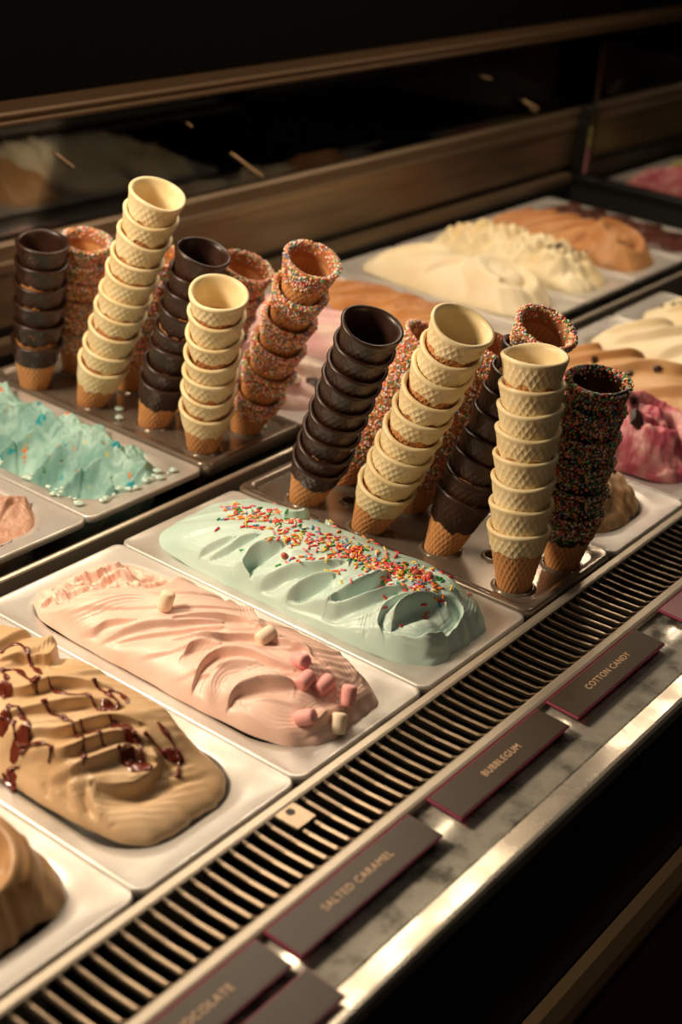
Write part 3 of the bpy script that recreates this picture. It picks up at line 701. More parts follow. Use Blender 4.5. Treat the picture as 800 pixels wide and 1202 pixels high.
drz = [
    [(-0.2447, 0.2384), (-0.2303, 0.2403), (-0.2297, 0.2281), (-0.2402, 0.2069), (-0.2473, 0.1882)] ,
    [(-0.2619, 0.2181), (-0.2541, 0.2091), (-0.2588, 0.1894), (-0.2597, 0.1777)] ,
    [(-0.2794, 0.194), (-0.2663, 0.2057), (-0.2619, 0.2181)] ,
    [(-0.2846, 0.1845), (-0.2838, 0.1714), (-0.2896, 0.1545), (-0.2969, 0.1482), (-0.2989, 0.1547)] ,
    [(-0.2701, 0.1626), (-0.2704, 0.1452), (-0.2724, 0.1263), (-0.2776, 0.1109), (-0.2875, 0.0997)] ,
    [(-0.2671, 0.1253), (-0.2656, 0.1104), (-0.2663, 0.1)] ,
    [(-0.2472, 0.1165), (-0.2432, 0.1009), (-0.2462, 0.0848), (-0.2585, 0.0757), (-0.2603, 0.0834), (-0.2608, 0.0927)] ,
    [(-0.221, 0.0936), (-0.2221, 0.0762), (-0.2249, 0.0668), (-0.2368, 0.0569)] ,
    [(-0.2495, 0.1787), (-0.248, 0.1594), (-0.2441, 0.1399), (-0.2463, 0.1208)] ,
    [(-0.2244, 0.1572), (-0.2267, 0.1411), (-0.2339, 0.1203), (-0.2436, 0.1235)] ,
    [(-0.3021, 0.1513), (-0.3064, 0.1571), (-0.3121, 0.1456), (-0.3082, 0.1622)] ,
    [(-0.2998, 0.1537), (-0.2945, 0.1423), (-0.2934, 0.1267), (-0.2968, 0.1265)] ,
    [(-0.2932, 0.1817), (-0.2914, 0.1696), (-0.2968, 0.1604), (-0.2951, 0.1451)] ,
    [(-0.2212, 0.1434), (-0.2204, 0.1307), (-0.2257, 0.1186)] ,
    [(-0.2365, 0.0914), (-0.2338, 0.0776), (-0.2314, 0.067)] ,
]
in_gelato('syrup_drizzle', g_cara, drz, SYRUP, 4)
for (x, y, r) in [(-0.2447, 0.0994, 0.008), (-0.2554, 0.0756, 0.009), (-0.2573, 0.0865, 0.007), (-0.2269, 0.0698, 0.007), (-0.2394, 0.1246, 0.006), (-0.2971, 0.1566, 0.007), (-0.275, 0.1992, 0.007), (-0.2926, 0.177, 0.007), (-0.3087, 0.1546, 0.006), (-0.2465, 0.1074, 0.006), (-0.2568, 0.1845, 0.005)]:
    v = []; f = []
    for i in range(5):
        a = i / 4 * math.pi / 2
        for k in range(12):
            th = k / 12 * 2 * math.pi; rr = r * .8 * math.cos(a) * (1 + .25 * math.sin(th * 2 + x * 900)); xx = x + rr * math.cos(th); yy = y + rr * 1.2 * math.sin(th)
            v.append((xx - g_cara.cx, yy - g_cara.cy, g_cara.z(xx, yy) + .0016 * math.sin(a) + .0002))
    for i in range(4):
        for k in range(12): f.append((i * 12 + k, i * 12 + (k + 1) % 12, i * 12 + 12 + (k + 1) % 12, i * 12 + 12 + k))
    mesh_obj('syrup_pool', v, f, SYRUP, g_cara.obj)

# ------------------------------------------------------------------ generic small meshes
def ico(r, sub=0):
    t = (1 + 5 ** .5) / 2
    V = [Vector(p).normalized() * r for p in [(-1, t, 0), (1, t, 0), (-1, -t, 0), (1, -t, 0), (0, -1, t), (0, 1, t), (0, -1, -t), (0, 1, -t), (t, 0, -1), (t, 0, 1), (-t, 0, -1), (-t, 0, 1)]]
    F = [(0, 11, 5), (0, 5, 1), (0, 1, 7), (0, 7, 10), (0, 10, 11), (1, 5, 9), (5, 11, 4), (11, 10, 2), (10, 7, 6), (7, 1, 8), (3, 9, 4), (3, 4, 2), (3, 2, 6), (3, 6, 8), (3, 8, 9), (4, 9, 5), (2, 4, 11), (6, 2, 10), (8, 6, 7), (9, 8, 1)]
    return V, F
def lathe(profile, n=20):
    v = []; f = []
    for (r, z) in profile:
        for k in range(n):
            a = 2 * math.pi * k / n; v.append((r * math.cos(a), r * math.sin(a), z))
    for i in range(len(profile) - 1):
        for k in range(n):
            j = (k + 1) % n; f.append((i * n + k, i * n + j, i * n + n + j, i * n + n + k))
    f.append(tuple(range(n - 1, -1, -1))); f.append(tuple((len(profile) - 1) * n + k for k in range(n)))
    return v, f
def orient(o, pos, zdir, yaw=0.0):
    q = Vector(zdir).to_track_quat('Z', 'Y')
    o.rotation_mode = 'QUATERNION'
    from mathutils import Quaternion
    o.rotation_quaternion = q @ Quaternion((0, 0, 1), yaw)
    o.location = pos

# ------------------------------------------------------------------ marshmallows
mv, mf = lathe([(.0030, -.0085), (.0052, -.0080), (.0061, -.0066), (.0063, -.003), (.0062, .003), (.0061, .0066), (.0052, .0080), (.0030, .0085)], 18)
mm_w = bpy.data.meshes.new('marshmallow'); mm_w.from_pydata(mv, [], mf); mm_w.materials.append(MWHITE); mm_w.polygons.foreach_set('use_smooth', [True] * len(mm_w.polygons))
mm_p = mm_w.copy(); mm_p.materials.clear(); mm_p.materials.append(MPINK)
marsh = [
 ((-0.098, 0.2027), (.25, -.15, 1.0), 'w', 'white marshmallow standing near the rough scooped end of the pink ice cream'),
 ((-0.0775, 0.1106), (1, -.2, .35), 'w', 'white marshmallow lying on the crest halfway along the pink ice cream'),
 ((-0.0848, 0.0686), (-.25, -.9, .35), 'p', 'pink marshmallow highest of the cluster on the pink ice cream'),
 ((-0.0945, 0.055), (.9, .1, .15), 'p', 'pink marshmallow at the left of the cluster, beside the curl'),
 ((-0.0835, 0.0444), (1, -.1, .3), 'p', 'pink marshmallow in the middle of the cluster'),
 ((-0.1187, 0.0341), (.3, -.9, .5), 'p', 'pink marshmallow leaning low at the front left of the cluster'),
 ((-0.0746, 0.0261), (.35, .2, 1.0), 'p', 'pink marshmallow standing upright at the right of the cluster'),
 ((-0.0953, 0.0187), (.5, .3, 1.0), 'w', 'white marshmallow at the very front edge of the pink ice cream'),
]
for (p, d, c, lab) in marsh:
    o = bpy.data.objects.new('marshmallow', mm_w if c == 'w' else mm_p); COL.objects.link(o)
    dz = Vector(d).normalized()
    zz = g_pink.z(*p) + (.0036 + abs(dz.z) * .0030)
    orient(o, (p[0], p[1], zz), dz)
    tag(o, lab, 'marshmallow', 'marshmallows on the pink ice cream')

# ------------------------------------------------------------------ rod sprinkles on the mint
PAL = [('red', srgb(222, 52, 60)), ('orange', srgb(246, 128, 40)), ('yellow', srgb(240, 208, 96)), ('green', srgb(50, 150, 62)), ('blue', srgb(84, 150, 196)), ('pink', srgb(244, 130, 140)), ('white', srgb(244, 232, 214))]
rodm = {}
for nme, c in PAL:
    v, f = lathe([(.0004, -.0030), (.00085, -.0026), (.00095, 0), (.00085, .0026), (.0004, .0030)], 7)
    me = bpy.data.meshes.new('sugar_sprinkle'); me.from_pydata(v, [], f); me.materials.append(mat(nme + '_sugar', c, rough=0.4, scale=50)); me.polygons.foreach_set('use_smooth', [True] * len(me.polygons))
    rodm[nme] = me
crest = [(.0900, .300, .006), (.0760, .2744, .010), (.0760, .2556, .011), (.0790, .2356, .012), (.0730, .2104, .014), (.0690, .1889, .015), (.0760, .1650, .012), (.0800, .1450, .010), (.0800, .1250, .010), (.0830, .1080, .010), (.0840, .0893, .011), (.0840, .0720, .010), (.0850, .0557, .010)]
R = random.Random(21)
def sprinkle_pos():
    if R.random() < .88:
        t = (R.random() ** .9) * (len(crest) - 1.001); i = int(t); u = t - i
        x = crest[i][0] * (1 - u) + crest[i + 1][0] * u; y = crest[i][1] * (1 - u) + crest[i + 1][1] * u; sg = crest[i][2] * (1 - u) + crest[i + 1][2] * u
        return x + R.gauss(0, sg), y + R.gauss(0, .007)
    return fx(0) + R.uniform(-.05, .055), FY + R.uniform(-.14, .10)
placed = 0; stuff = []
while placed < 640:
    x, y = sprinkle_pos()
    if abs(x - fx(0)) > .060 or abs(y - FY) > .152: continue
    n = g_mint.normal(x, y); z = g_mint.z(x, y)
    a = R.uniform(0, 6.283); t = Vector((math.cos(a), math.sin(a), 0)); t = (t - n * t.dot(n)).normalized()
    t = (t + n * R.uniform(-.1, .45)).normalized()
    nm = R.choices([p[0] for p in PAL], [20, 20, 17, 12, 9, 18, 9])[0]
    if placed < 300:
        o = bpy.data.objects.new('sugar_sprinkle', rodm[nm]); COL.objects.link(o)
        orient(o, Vector((x, y, z)) + n * .0009, t)
        tag(o, nm + ' sugar sprinkle scattered on the mint green ice cream', 'sprinkle', 'sugar sprinkles on the mint ice cream')
    else:
        stuff.append((Vector((x, y, z)) + n * .0007, t, nm))
    placed += 1
def tinted(name, V, F, colors_per_vert, m):
    me = bpy.data.meshes.new(name)
    V = np.asarray(V, np.float32); F = np.asarray(F, np.int32); k = F.shape[1]
    me.vertices.add(len(V)); me.vertices.foreach_set('co', V.ravel())
    me.loops.add(F.size); me.loops.foreach_set('vertex_index', F.ravel())
    me.polygons.add(len(F)); me.polygons.foreach_set('loop_start', np.arange(0, F.size, k, dtype=np.int32))
    me.polygons.foreach_set('use_smooth', np.ones(len(F), dtype=bool))
    me.materials.append(m); me.update(calc_edges=True)
    at = me.color_attributes.new('tint', 'FLOAT_COLOR', 'POINT')
    at.data.foreach_set('color', np.asarray(colors_per_vert, np.float32).ravel())
    return me
SV, SF, SCOL = [], [], []
pcol = dict(PAL)
bx_v = [(-1, -1, -1), (1, -1, -1), (1, 1, -1), (-1, 1, -1), (-1, -1, 1), (1, -1, 1), (1, 1, 1), (-1, 1, 1)]
bx_f = [(0, 3, 2, 1), (4, 5, 6, 7), (0, 1, 5, 4), (1, 2, 6, 5), (2, 3, 7, 6), (3, 0, 4, 7)]
for (p, t, nm) in stuff:
    q = t.to_track_quat('Z', 'Y'); n0 = len(SV)
    for (a, b_, c) in bx_v: SV.append(p + q @ Vector((a * .0007, b_ * .0007, c * .0027)))
    SF += [tuple(i + n0 for i in f) for f in bx_f]; SCOL += [pcol[nm]] * 8
me = tinted('sugar_sprinkles', [tuple(v) for v in SV], SF, SCOL, BALLS)
o = bpy.data.objects.new('sugar_sprinkles', me); COL.objects.link(o)
tag(o, 'smaller sugar sprinkles strewn between the others on the mint ice cream', 'sprinkles', None, 'stuff')
# candied nuts
nv, nf = [], []
for (x, y, s_, lab) in [(.0900, .0790, .0052, 'shiny red candied nut on the crest near the mint curl'), (.0940, .0680, .0050, 'rough pale candied nut at the right of the mint curl'), (.0447, .1925, .0045, 'candied nut half buried in the middle of the mint ice cream')]:
    V, F = ico(1.0)
    me = bpy.data.meshes.new('candied_nut'); me.from_pydata([(v.x * s_ * 1.3, v.y * s_, v.z * s_ * .9) for v in V], [], F); me.materials.append(NUT); me.polygons.foreach_set('use_smooth', [True] * len(F))
    o = bpy.data.objects.new('candied_nut', me); COL.objects.link(o)
    md = o.modifiers.new('s', 'SUBSURF'); md.levels = 2; md.render_levels = 2
    o.location = (x, y, g_mint.z(x, y) + s_ * .35); o.rotation_euler = (R.random(), R.random(), R.random() * 6)
    tag(o, lab, 'candy', 'candied nuts on the mint ice cream')

# chocolate pieces and beans on other gelatos
def piece_mesh(name, s_, m, seed):
    r_ = random.Random(seed); V, F = ico(1.0)
    me = bpy.data.meshes.new(name)
    me.from_pydata([(v.x * s_[0] * r_.uniform(.75, 1.2), v.y * s_[1] * r_.uniform(.75, 1.2), v.z * s_[2] * r_.uniform(.75, 1.2)) for v in V], [], F)
    me.materials.append(m); return me
def put(name, g, x, y, me, lab, cat, group, sink=.3, size=.005, yaw=0):
    o = bpy.data.objects.new(name, me); COL.objects.link(o)
    n = g.normal(x, y, .004)
    orient(o, Vector((x, y, g.z(x, y))) + n * size * sink, n, yaw)
    tag(o, lab, cat, group); return o
bean = piece_mesh('coffee_bean', (.0070, .0046, .0034), CHOC, 3)
for (x, y, lab) in [(.655, .285, 'coffee bean alone near the back of the coffee ice cream'), (.700, .205, 'left coffee bean of the close pair on the coffee ice cream'), (.712, .190, 'right coffee bean of the close pair on the coffee ice cream'),
                    (.735, .165, 'coffee bean nearest the right edge of the photo'), (.718, .243, 'coffee bean next to the vanilla pan border')]:
    put('coffee_bean', g_coffee, x, y, bean, lab, 'coffee bean', 'coffee beans on the coffee ice cream', .4, .004, x * 90)
shard = piece_mesh('chocolate_shard', (.016, .010, .005), SHAVE, 8)
for (x, y, lab) in [(.575, .120, 'large dark chocolate shard on top of the strawberry ice cream'), (.545, .098, 'dark chocolate shard on the left flank of the strawberry ice cream'), (.600, .085, 'dark chocolate shard low at the right of the strawberry ice cream')]:
    put('chocolate_shard', g_berry, x, y, shard, lab, 'chocolate', 'chocolate shards on the strawberry ice cream', .3, .008, x * 60)
chunk = piece_mesh('chocolate_chunk', (.011, .009, .007), CHOC, 5)
for (x, y, lab) in [(rx(2) - .02, .50, 'dark chocolate chunk low beside the leaning dark cone stack'), (rx(2) + .02, .545, 'dark chocolate chunk at the centre of the pink and white ice cream'), (rx(2) - .035, .56, 'chocolate chunk at the left of the pink and white ice cream'), (rx(2) + .0, .465, 'chocolate chunk at the front of the pink and white ice cream')]:
    put('chocolate_chunk', g_pkr, x, y, chunk, lab, 'chocolate', 'chocolate chunks on the pink and white ice cream', .3, .008, x * 60)
wchunk = piece_mesh('white_chocolate_chunk', (.015, .011, .009), MWHITE, 6)
for (x, y, lab) in [(rx(2) - .03, .475, 'pale white chocolate block at the front left of the pink ice cream'), (rx(2) - .012, .525, 'pale white chocolate block behind the dark chocolate chunk')]:
    put('white_chocolate_chunk', g_pkr, x, y, wchunk, lab, 'chocolate', 'white chocolate blocks on the pink and white ice cream', .4, .010, x * 60)
R = random.Random(33)
crumb = [piece_mesh('chocolate_crumb', (.0045, .0035, .003), CHOC, 40 + k) for k in range(3)]
for k in range(26):
    x = rx(6) + R.gauss(.012, .016); y = .505 + R.gauss(0, .018)
    put('chocolate_crumb', g_str, x, y, crumb[k % 3], 'small dark chocolate crumb on the lumpy cream ice cream', 'chocolate', 'chocolate crumbs on the lumpy cream ice cream', .3, .003, k)
for k in range(14):
    x = fx(6) + R.uniform(-.045, .045); y = .30 + R.uniform(-.06, .02)
    put('chocolate_crumb', g_crm, x, y, crumb[k % 3], 'small dark crumb on the front-row cream ice cream at far right', 'chocolate', 'dark crumbs on the front-row cream ice cream', .3, .003, k)
chip = piece_mesh('chocolate_chip', (.0035, .0028, .0022), CHOC, 71)
for k in range(9):
    a = k * 2.4; rr = .012 + .004 * k
    put('chocolate_chip', g_swirl, fx(2) + .004 + rr * math.cos(a), .085 + rr * math.sin(a), chip, 'tiny chocolate chip on the glossy brown swirl by the cone tray', 'chocolate', 'chocolate chips on the brown swirl', .4, .002, k)
shard2 = piece_mesh('chocolate_flake', (.014, .010, .006), SHAVE, 12)
put('chocolate_flake', g_swirl, fx(2) - .02, .125, shard2, 'dark chocolate flake at the back of the brown swirl', 'chocolate', None, .5, .008, 1)

# ------------------------------------------------------------------ cones
CR, CH, TP = .0288, .120, .20
def cone_surface(zs, n, radial, zoff=None):
    """rows of rings; radial(row, theta) gives radius"""
    th = np.linspace(0, 2 * np.pi, n, endpoint=False)
    rows = []
    for i, z in enumerate(zs):
        r = radial(i, z, th); zz = z + (zoff(i, z, th) if zoff else 0)
        rows.append(np.stack([r * np.cos(th), r * np.sin(th), np.broadcast_to(zz, th.shape)], 1))
    V = np.concatenate(rows); F = []
    for i in range(len(zs) - 1):
        for k in range(n):
            j = (k + 1) % n; F.append((i * n + k, i * n + j, i * n + n + j, i * n + n + k))
    return V, F
def waffle(z, th, amp):
    u = th / (2 * np.pi) * 26; v = (CH - z) / .0058
    g1 = np.abs(((u + v * .5) % 1) - .5) * 2; g2 = np.abs(((u - v * .5) % 1) - .5) * 2
    return amp * np.maximum(g1, g2) ** 3
def rimwob(th, seed, a=.0009):
    return a * np.sin(2 * th + seed * 2.1) + a * .5 * np.sin(3 * th + seed * 1.3)
def wafer_mesh(seed):
    n = 208
    zo = np.concatenate([np.linspace(0, CH - .004, 64), [CH - .002, CH - .0007]])
    def rad(i, z, th):
        return np.maximum(CR - TP * (CH - z) - .0008, .0012) + waffle(z, th, .0009) * (1 if i < 62 else .3) + .0005 * ((th / (2 * np.pi) + z * 6 + seed * .3) % 1)
    V1, F1 = cone_surface(zo, n, rad, lambda i, z, th: rimwob(th, seed) * max(0, (z - .09) / .03))
    zi = np.array([CH - .0007, CH - .002, CH - .01, CH - .03, CH - .06, .012])
    V2, F2 = cone_surface(zi, n, lambda i, z, th: np.maximum(CR - TP * (CH - z) - .0008 - (.0008 if i == 0 else .0020), .0006) + waffle(z, th, .0003), lambda i, z, th: rimwob(th, seed) * max(0, (z - .09) / .03))
    k = len(V1); F2 = [tuple(a + k for a in f) for f in F2]
    last = k - n
    F = F1 + F2 + [(last + i, last + (i + 1) % n, k + (i + 1) % n, k + i) for i in range(n)]
    F.append(tuple(range(n - 1, -1, -1))); F.append(tuple(len(V1) + 5 * n + i for i in range(n)))
    me = bpy.data.meshes.new('wafer'); VV = np.concatenate([V1, V2]); me.from_pydata(VV.tolist(), [], F); me.materials.append(WAFER)
    tv = np.mod(np.arctan2(VV[:, 1], VV[:, 0]), 2 * np.pi); g = waffle(VV[:, 2], tv, 1.0)[:, None]
    nz = (vnoise(tv * 6, VV[:, 2] * 160, seed)[:, None] - .5) * .25
    c = np.array(srgb(184, 116, 62)) * (1 - g) + np.array(srgb(222, 172, 114)) * g
    c[:, :3] *= 1 + nz; c[:, 3] = 1
    at = me.color_attributes.new('tint', 'FLOAT_COLOR', 'POINT'); at.data.foreach_set('color', c.astype(np.float32).ravel())
    me.polygons.foreach_set('use_smooth', [True] * len(me.polygons)); me.update(); return me
def coating_mesh(seed, m, depth=.030, inner=.016, drip=.005, bead=.0012, thick=.0011, wamp=.0004):
    n = 180; rs = np.random.RandomState(seed)
    th = np.linspace(0, 2 * np.pi, n, endpoint=False)
    edge = depth + drip * (.5 * np.sin(3 * th + rs.rand() * 6) * rs.rand() + .4 * np.sin(7 * th + rs.rand() * 6) * rs.rand() + .35 * np.sin(13 * th + rs.rand() * 6) * rs.rand())
    for k in range(3):
        c = rs.rand() * 2 * np.pi; d = np.angle(np.exp(1j * (th - c))); edge = edge + drip * 1.0 * np.exp(-(d / .09) ** 2) * rs.rand()
    rows = []
    ts = [0, .03, .08] + list(np.linspace(.14, .90, 16))
    wob = rimwob(th, seed)
    def ring(dist, off, wz=0):
        z = CH - dist
        zz = z + wob * np.clip((z - .09) / .03, 0, 1) + wz
        r = CR - TP * dist - .0008 + off
        return np.stack([r * np.cos(th), r * np.sin(th), zz + 0 * th], 1)
    for i, t in enumerate(ts):
        dist = edge * (1 - t) + .004 * t
        off = [0.0002, .0013, .0015][i] if i < 3 else thick
        lump = .0004 * np.sin(5 * th + seed + t * 5) * .5
        rows.append(ring(dist, off + lump * (t > 0) + waffle(CH - dist, th, wamp) * (1 if i > 2 else 0)))
    rows += [ring(.0030, thick + bead * .75), ring(.0012, thick + bead), ring(-.0004, thick + bead * .7), ring(-.0014, thick * .2), ring(-.0013, -.0012),
             ring(.0004, -.0026), ring(.003, -.0030), ring(.008, -.0027), ring(inner, -.0026 + 0 * th), ring(inner + .003, -.0020)]
    V = np.concatenate(rows); F = []
    for i in range(len(rows) - 1):
        for k in range(n):
            j = (k + 1) % n; F.append((i * n + k, i * n + j, i * n + n + j, i * n + n + k))
    me = bpy.data.meshes.new('coating'); me.from_pydata(V.tolist(), [], F); me.materials.append(m)
    me.polygons.foreach_set('use_smooth', [True] * len(me.polygons)); me.update(); return me
def ball_mesh(seed, depth, pal, wts, count_scale=1.0):
    rs = np.random.RandomState(seed); IV, IF = ico(1.0)
    IV = np.array([tuple(v) for v in IV]); IF = np.array(IF)
    C = []; r0 = .0013
    n1 = int(2 * math.pi * CR * depth / (r0 * 2) ** 2 * 1.0 * count_scale)
    for k in range(n1):
        d = rs.rand() * depth; d = d if rs.rand() < .8 or d < depth * .7 else d * .7
        th = rs.rand() * 2 * np.pi; r = CR - TP * d + .0008
        C.append((r * math.cos(th), r * math.sin(th), CH - d))
    for k in range(int(2 * math.pi * CR * .008 / (r0 * 2) ** 2 * 1.4)):
        th = rs.rand() * 2 * np.pi; a = rs.rand() * math.pi
        r = CR - .0008 + math.cos(a) * .0026; C.append((r * math.cos(th), r * math.sin(th), CH + math.sin(a) * .0022 - .0008))
    for k in range(int(2 * math.pi * CR * .008 / (r0 * 2) ** 2 * .7)):
        th = rs.rand() * 2 * np.pi; d = rs.rand() ** 1.5 * .010; r = CR - TP * d - .0034; C.append((r * math.cos(th), r * math.sin(th), CH - d))
    C = np.array(C); n = len(C)
    s = r0 * (.85 + .3 * rs.rand(n))
    V = (C[:, None, :] + IV[None] * s[:, None, None]).reshape(-1, 3)
    F = (IF[None] + (np.arange(n) * 12)[:, None, None]).reshape(-1, 3)
    ci = rs.choice(len(pal), n, p=np.array(wts) / sum(wts))
    cols = np.repeat(np.array([pal[i] for i in ci]), 12, 0)
    return tinted('nonpareils', V, F, cols, BALLS)
NP = [srgb(240, 120, 104), srgb(248, 176, 104), srgb(250, 228, 170), srgb(96, 170, 104), srgb(120, 152, 196), srgb(250, 184, 186), srgb(254, 248, 240), srgb(214, 70, 70)]
WAFERS = [wafer_mesh(k) for k in range(3)]
CREAM = [coating_mesh(10 + k, CREAMC, (.022, .027, .031, .0235)[k], .030, .006, wamp=.0009) for k in range(4)]
DARK = [coating_mesh(20 + k, DARKC, (.030, .026, .033, .024)[k], .060, .004, wamp=.0006) for k in range(4)]
UNDER = [coating_mesh(30 + k, MILKC, .026, .012, .004) for k in range(2)]
UNDERD = [coating_mesh(34 + k, DARKC, .030, .02, .004) for k in range(2)]
BRIGHT = [ball_mesh(50 + k, .026, NP, [12, 18, 16, 13, 10, 16, 18, 5]) for k in range(3)]
SHADEDB = [ball_mesh(60 + k, .026, NP, [12, 18, 10, 20, 10, 6, 6, 10]) for k in range(2)]  # fewer pale pearls: the shade on this stack is put into the colours
def proto(kind):
    e = bpy.data.objects.new('waffle_cone', None); e.empty_display_size = .02; COL.objects.link(e)
    wf = bpy.data.objects.new('wafer', WAFERS[0]); COL.objects.link(wf); wf.parent = e
    ct = bpy.data.objects.new('coating', {'cream': CREAM, 'dark': DARK, 'bright': UNDER, 'dim': UNDERD}[kind][0]); COL.objects.link(ct); ct.parent = e
    ct['label'] = {'cream': 'cream coloured dipped coating', 'dark': 'dark chocolate coating', 'bright': 'milk chocolate coating', 'dim': 'dark chocolate coating'}[kind]
    if kind in ('bright', 'dim'):
        nb = bpy.data.objects.new('nonpareils', (BRIGHT if kind == 'bright' else SHADEDB)[0]); COL.objects.link(nb); nb.parent = e; nb['kind'] = 'stuff'
        nb['label'] = 'rainbow sugar pearls on the rim'
    return e
PROT = {}; USED = set()
def cone(kind, pos, axis, yaw, label, group, seed):
    if kind not in PROT:
        PROT[kind] = proto(kind); root = PROT[kind]; kids = list(root.children)
    else:
        src = PROT[kind]; root = src.copy(); COL.objects.link(root); kids = []
        for ch in src.children:
            c = ch.copy(); COL.objects.link(c); c.parent = root; kids.append(c)
    for c in kids:
        if c.name.startswith('wafer'): c.data = WAFERS[seed % 3]
        elif c.name.startswith('coating'):
            s_ = {'cream': CREAM, 'dark': DARK, 'bright': UNDER, 'dim': UNDERD}[kind]; c.data = s_[seed % len(s_)]
        else:
            s_ = BRIGHT if kind == 'bright' else SHADEDB; c.data = s_[seed % len(s_)]
    orient(root, pos, axis, yaw)
    tag(root, label, 'cone', group)
    return root
ORD = ['topmost', 'second from the top', 'third from the top', 'fourth from the top', 'fifth from the top', 'sixth from the top', 'seventh from the top', 'eighth from the top', 'ninth from the top']
KN = {'cream': 'cream-dipped cone', 'dark': 'dark chocolate-dipped cone', 'bright': 'sprinkle-rimmed cone', 'dim': 'shade-toned sprinkle-rimmed cone'}
STACKS = [
 ('dark', (.198, .702), (.187, .670, .184), 6, 'leftmost dark stack', None),
 ('bright', (.268, .705), (.252, .670, .173), 6, 'sprinkled stack behind the leftmost dark one', None),
 ('cream', (.213, .622), (.202, .511, .270), 10, 'tallest cream stack, back tray', None),
 ('bright', (.280, .625), (.288, .581, .171), 6, 'sprinkled stack behind the tallest cream one', None),
 ('dark', (.222, .532), (.222, .464, .216), 8, 'dark stack mid back tray', None),
 ('cream', (.215, .449), (.168, .392, .202), 7, 'short cream stack, back tray', None),
 ('bright', (.285, .535), (.288, .459, .188), 6, 'sprinkled stack behind the short cream one', None),
 ('bright', (.288, .452), (.257, .347, .229), 6, 'leaning sprinkled stack right of back tray', None),
 ('dark', (.200, .292), (.164, .202, .222), 9, 'leaning dark stack, front tray', None),
 ('bright', (.264, .297), (.288, .215, .174), 7, 'sprinkled stack behind front leaning dark one', None),
 ('cream', (.198, .210), (.173, .112, .245), 9, 'leaning cream stack, front tray', None),
 ('bright', (.264, .207), (.292, .138, .186), 7, 'sprinkled stack behind front leaning cream one', None),
 ('dark', (.214, .132), (.256, .079, .230), 9, 'dark stack under the sprinkled top cone', (-.10, -.42, .9)),
 ('cream', (.203, .041), (.198, .051, .229), 8, 'upright cream stack nearest grille', None),
 ('dim', (.274, .030), (.264, .018, .197), 6, 'dark sprinkled stack at front tray right', None),
]
for si, (kind, base, top, n, phrase, tilt) in enumerate(STACKS):
    B = Vector((base[0], base[1], 0)); T = Vector(top); ax = (T - B).normalized(); L = (T - B).length
    rs = random.Random(100 + si)
    side = ax.cross(Vector((0, 0, 1)))
    side = side.normalized() if side.length > 1e-3 else Vector((1, 0, 0))
    s0 = .063
    for k in range(n):                       # k = 0 lowest
        d = s0 + (L - s0) * k / (n - 1)
        if 0 < k < n - 1: d += rs.uniform(-.0022, .0022)
        kk = kind; a2 = ax; kname = KN[kind]
        j = n - 1 - k
        jit = Vector((rs.gauss(0, .018), rs.gauss(0, .018), 0)) if k else Vector((0, 0, 0))
        a2 = (ax + jit).normalized()
        rim = B + ax * d
        if tilt and j == 0:
            kk = 'bright'; a2 = Vector(tilt).normalized(); kname = 'sprinkle-rimmed cone'
            rim = rim + Vector((.002, -.004, .003))
        pos = rim - a2 * CH
        lab = f'{kname}, {ORD[j]} of the {phrase}' if j < n - 1 else f'{kname}, lowest of the {phrase}'
        if tilt and j == 0: lab = 'sprinkle-rimmed cone tipped on top of the half-hidden dark stack in the front tray'
        cone(kk, pos, a2, rs.uniform(0, 6.28), lab, 'cones in the ' + phrase, rs.randint(0, 999))

# ------------------------------------------------------------------ cone trays with holes
import bmesh
def tray(cx, cy, holes, extra, label):
    root = empty('cone_tray', (cx, cy, 0), label, 'cone tray', 'cone trays')
    hw, hl = PW - .0004, PL - .0004
    L = [rrect(0, 0, hw - .0004, hl - .0004, .012, -.012), rrect(0, 0, hw, hl, .012, .0005), rrect(0, 0, hw - .0010, hl - .0010, .012, .0022), rrect(0, 0, hw - .0030, hl - .0030, .011, .0026),
         rrect(0, 0, hw - .0090, hl - .0090, .014, .0022), rrect(0, 0, hw - .0105, hl - .0105, .015, .0000), rrect(0, 0, hw - .0125, hl - .0125, .016, -.0016)]
    v, f = loops_mesh(L, False)
    mesh_obj('tray_rim', v, f, TRAY, root)
    bm = bmesh.new(); edges = []
    def loop(pts):
        vs = [bm.verts.new(p) for p in pts]
        es = [bm.edges.new((vs[i], vs[(i + 1) % len(vs)])) for i in range(len(vs))]
        return vs, es
    _, e0 = loop(rrect(0, 0, hw - .0125, hl - .0125, .016, -.0016, 6)); edges += e0
    rings = []
    for (x, y, r) in holes:
        pts = [(x - cx + (r + .0045) * math.cos(a), y - cy + (r + .0045) * math.sin(a), -.0016) for a in [2 * math.pi * k / 28 for k in range(28)]]
        vs, es = loop(pts); edges += es; rings.append((x - cx, y - cy, r))
    bmesh.ops.triangle_fill(bm, use_beauty=True, use_dissolve=False, edges=edges)
    me = bpy.data.meshes.new('tray_plate'); bm.to_mesh(me); bm.free(); me.materials.append(TRAY)
    pl = bpy.data.objects.new('tray_plate', me); COL.objects.link(pl); pl.parent = root
    for (x, y, r) in rings:
        prof = [(r + .0045, -.0016), (r + .0036, -.0012), (r + .0026, .0006), (r + .0012, .0010), (r + .0002, .0002), (r, -.002), (r - .001, -.030)]
        v = []; f = []
        for (rr, z) in prof:
            for k in range(28):
                a = 2 * math.pi * k / 28; v.append((rr * math.cos(a), rr * math.sin(a), z))
        for i in range(len(prof) - 1):
            for k in range(28): f.append((i * 28 + k, i * 28 + (k + 1) % 28, i * 28 + 28 + (k + 1) % 28, i * 28 + 28 + k))
        h = mesh_obj('hole_collar', v, f, TRAY, root); h.location = (x, y, 0)
    return root
fh = [(s[1][0], s[1][1], .0175) for s in STACKS[8:]]
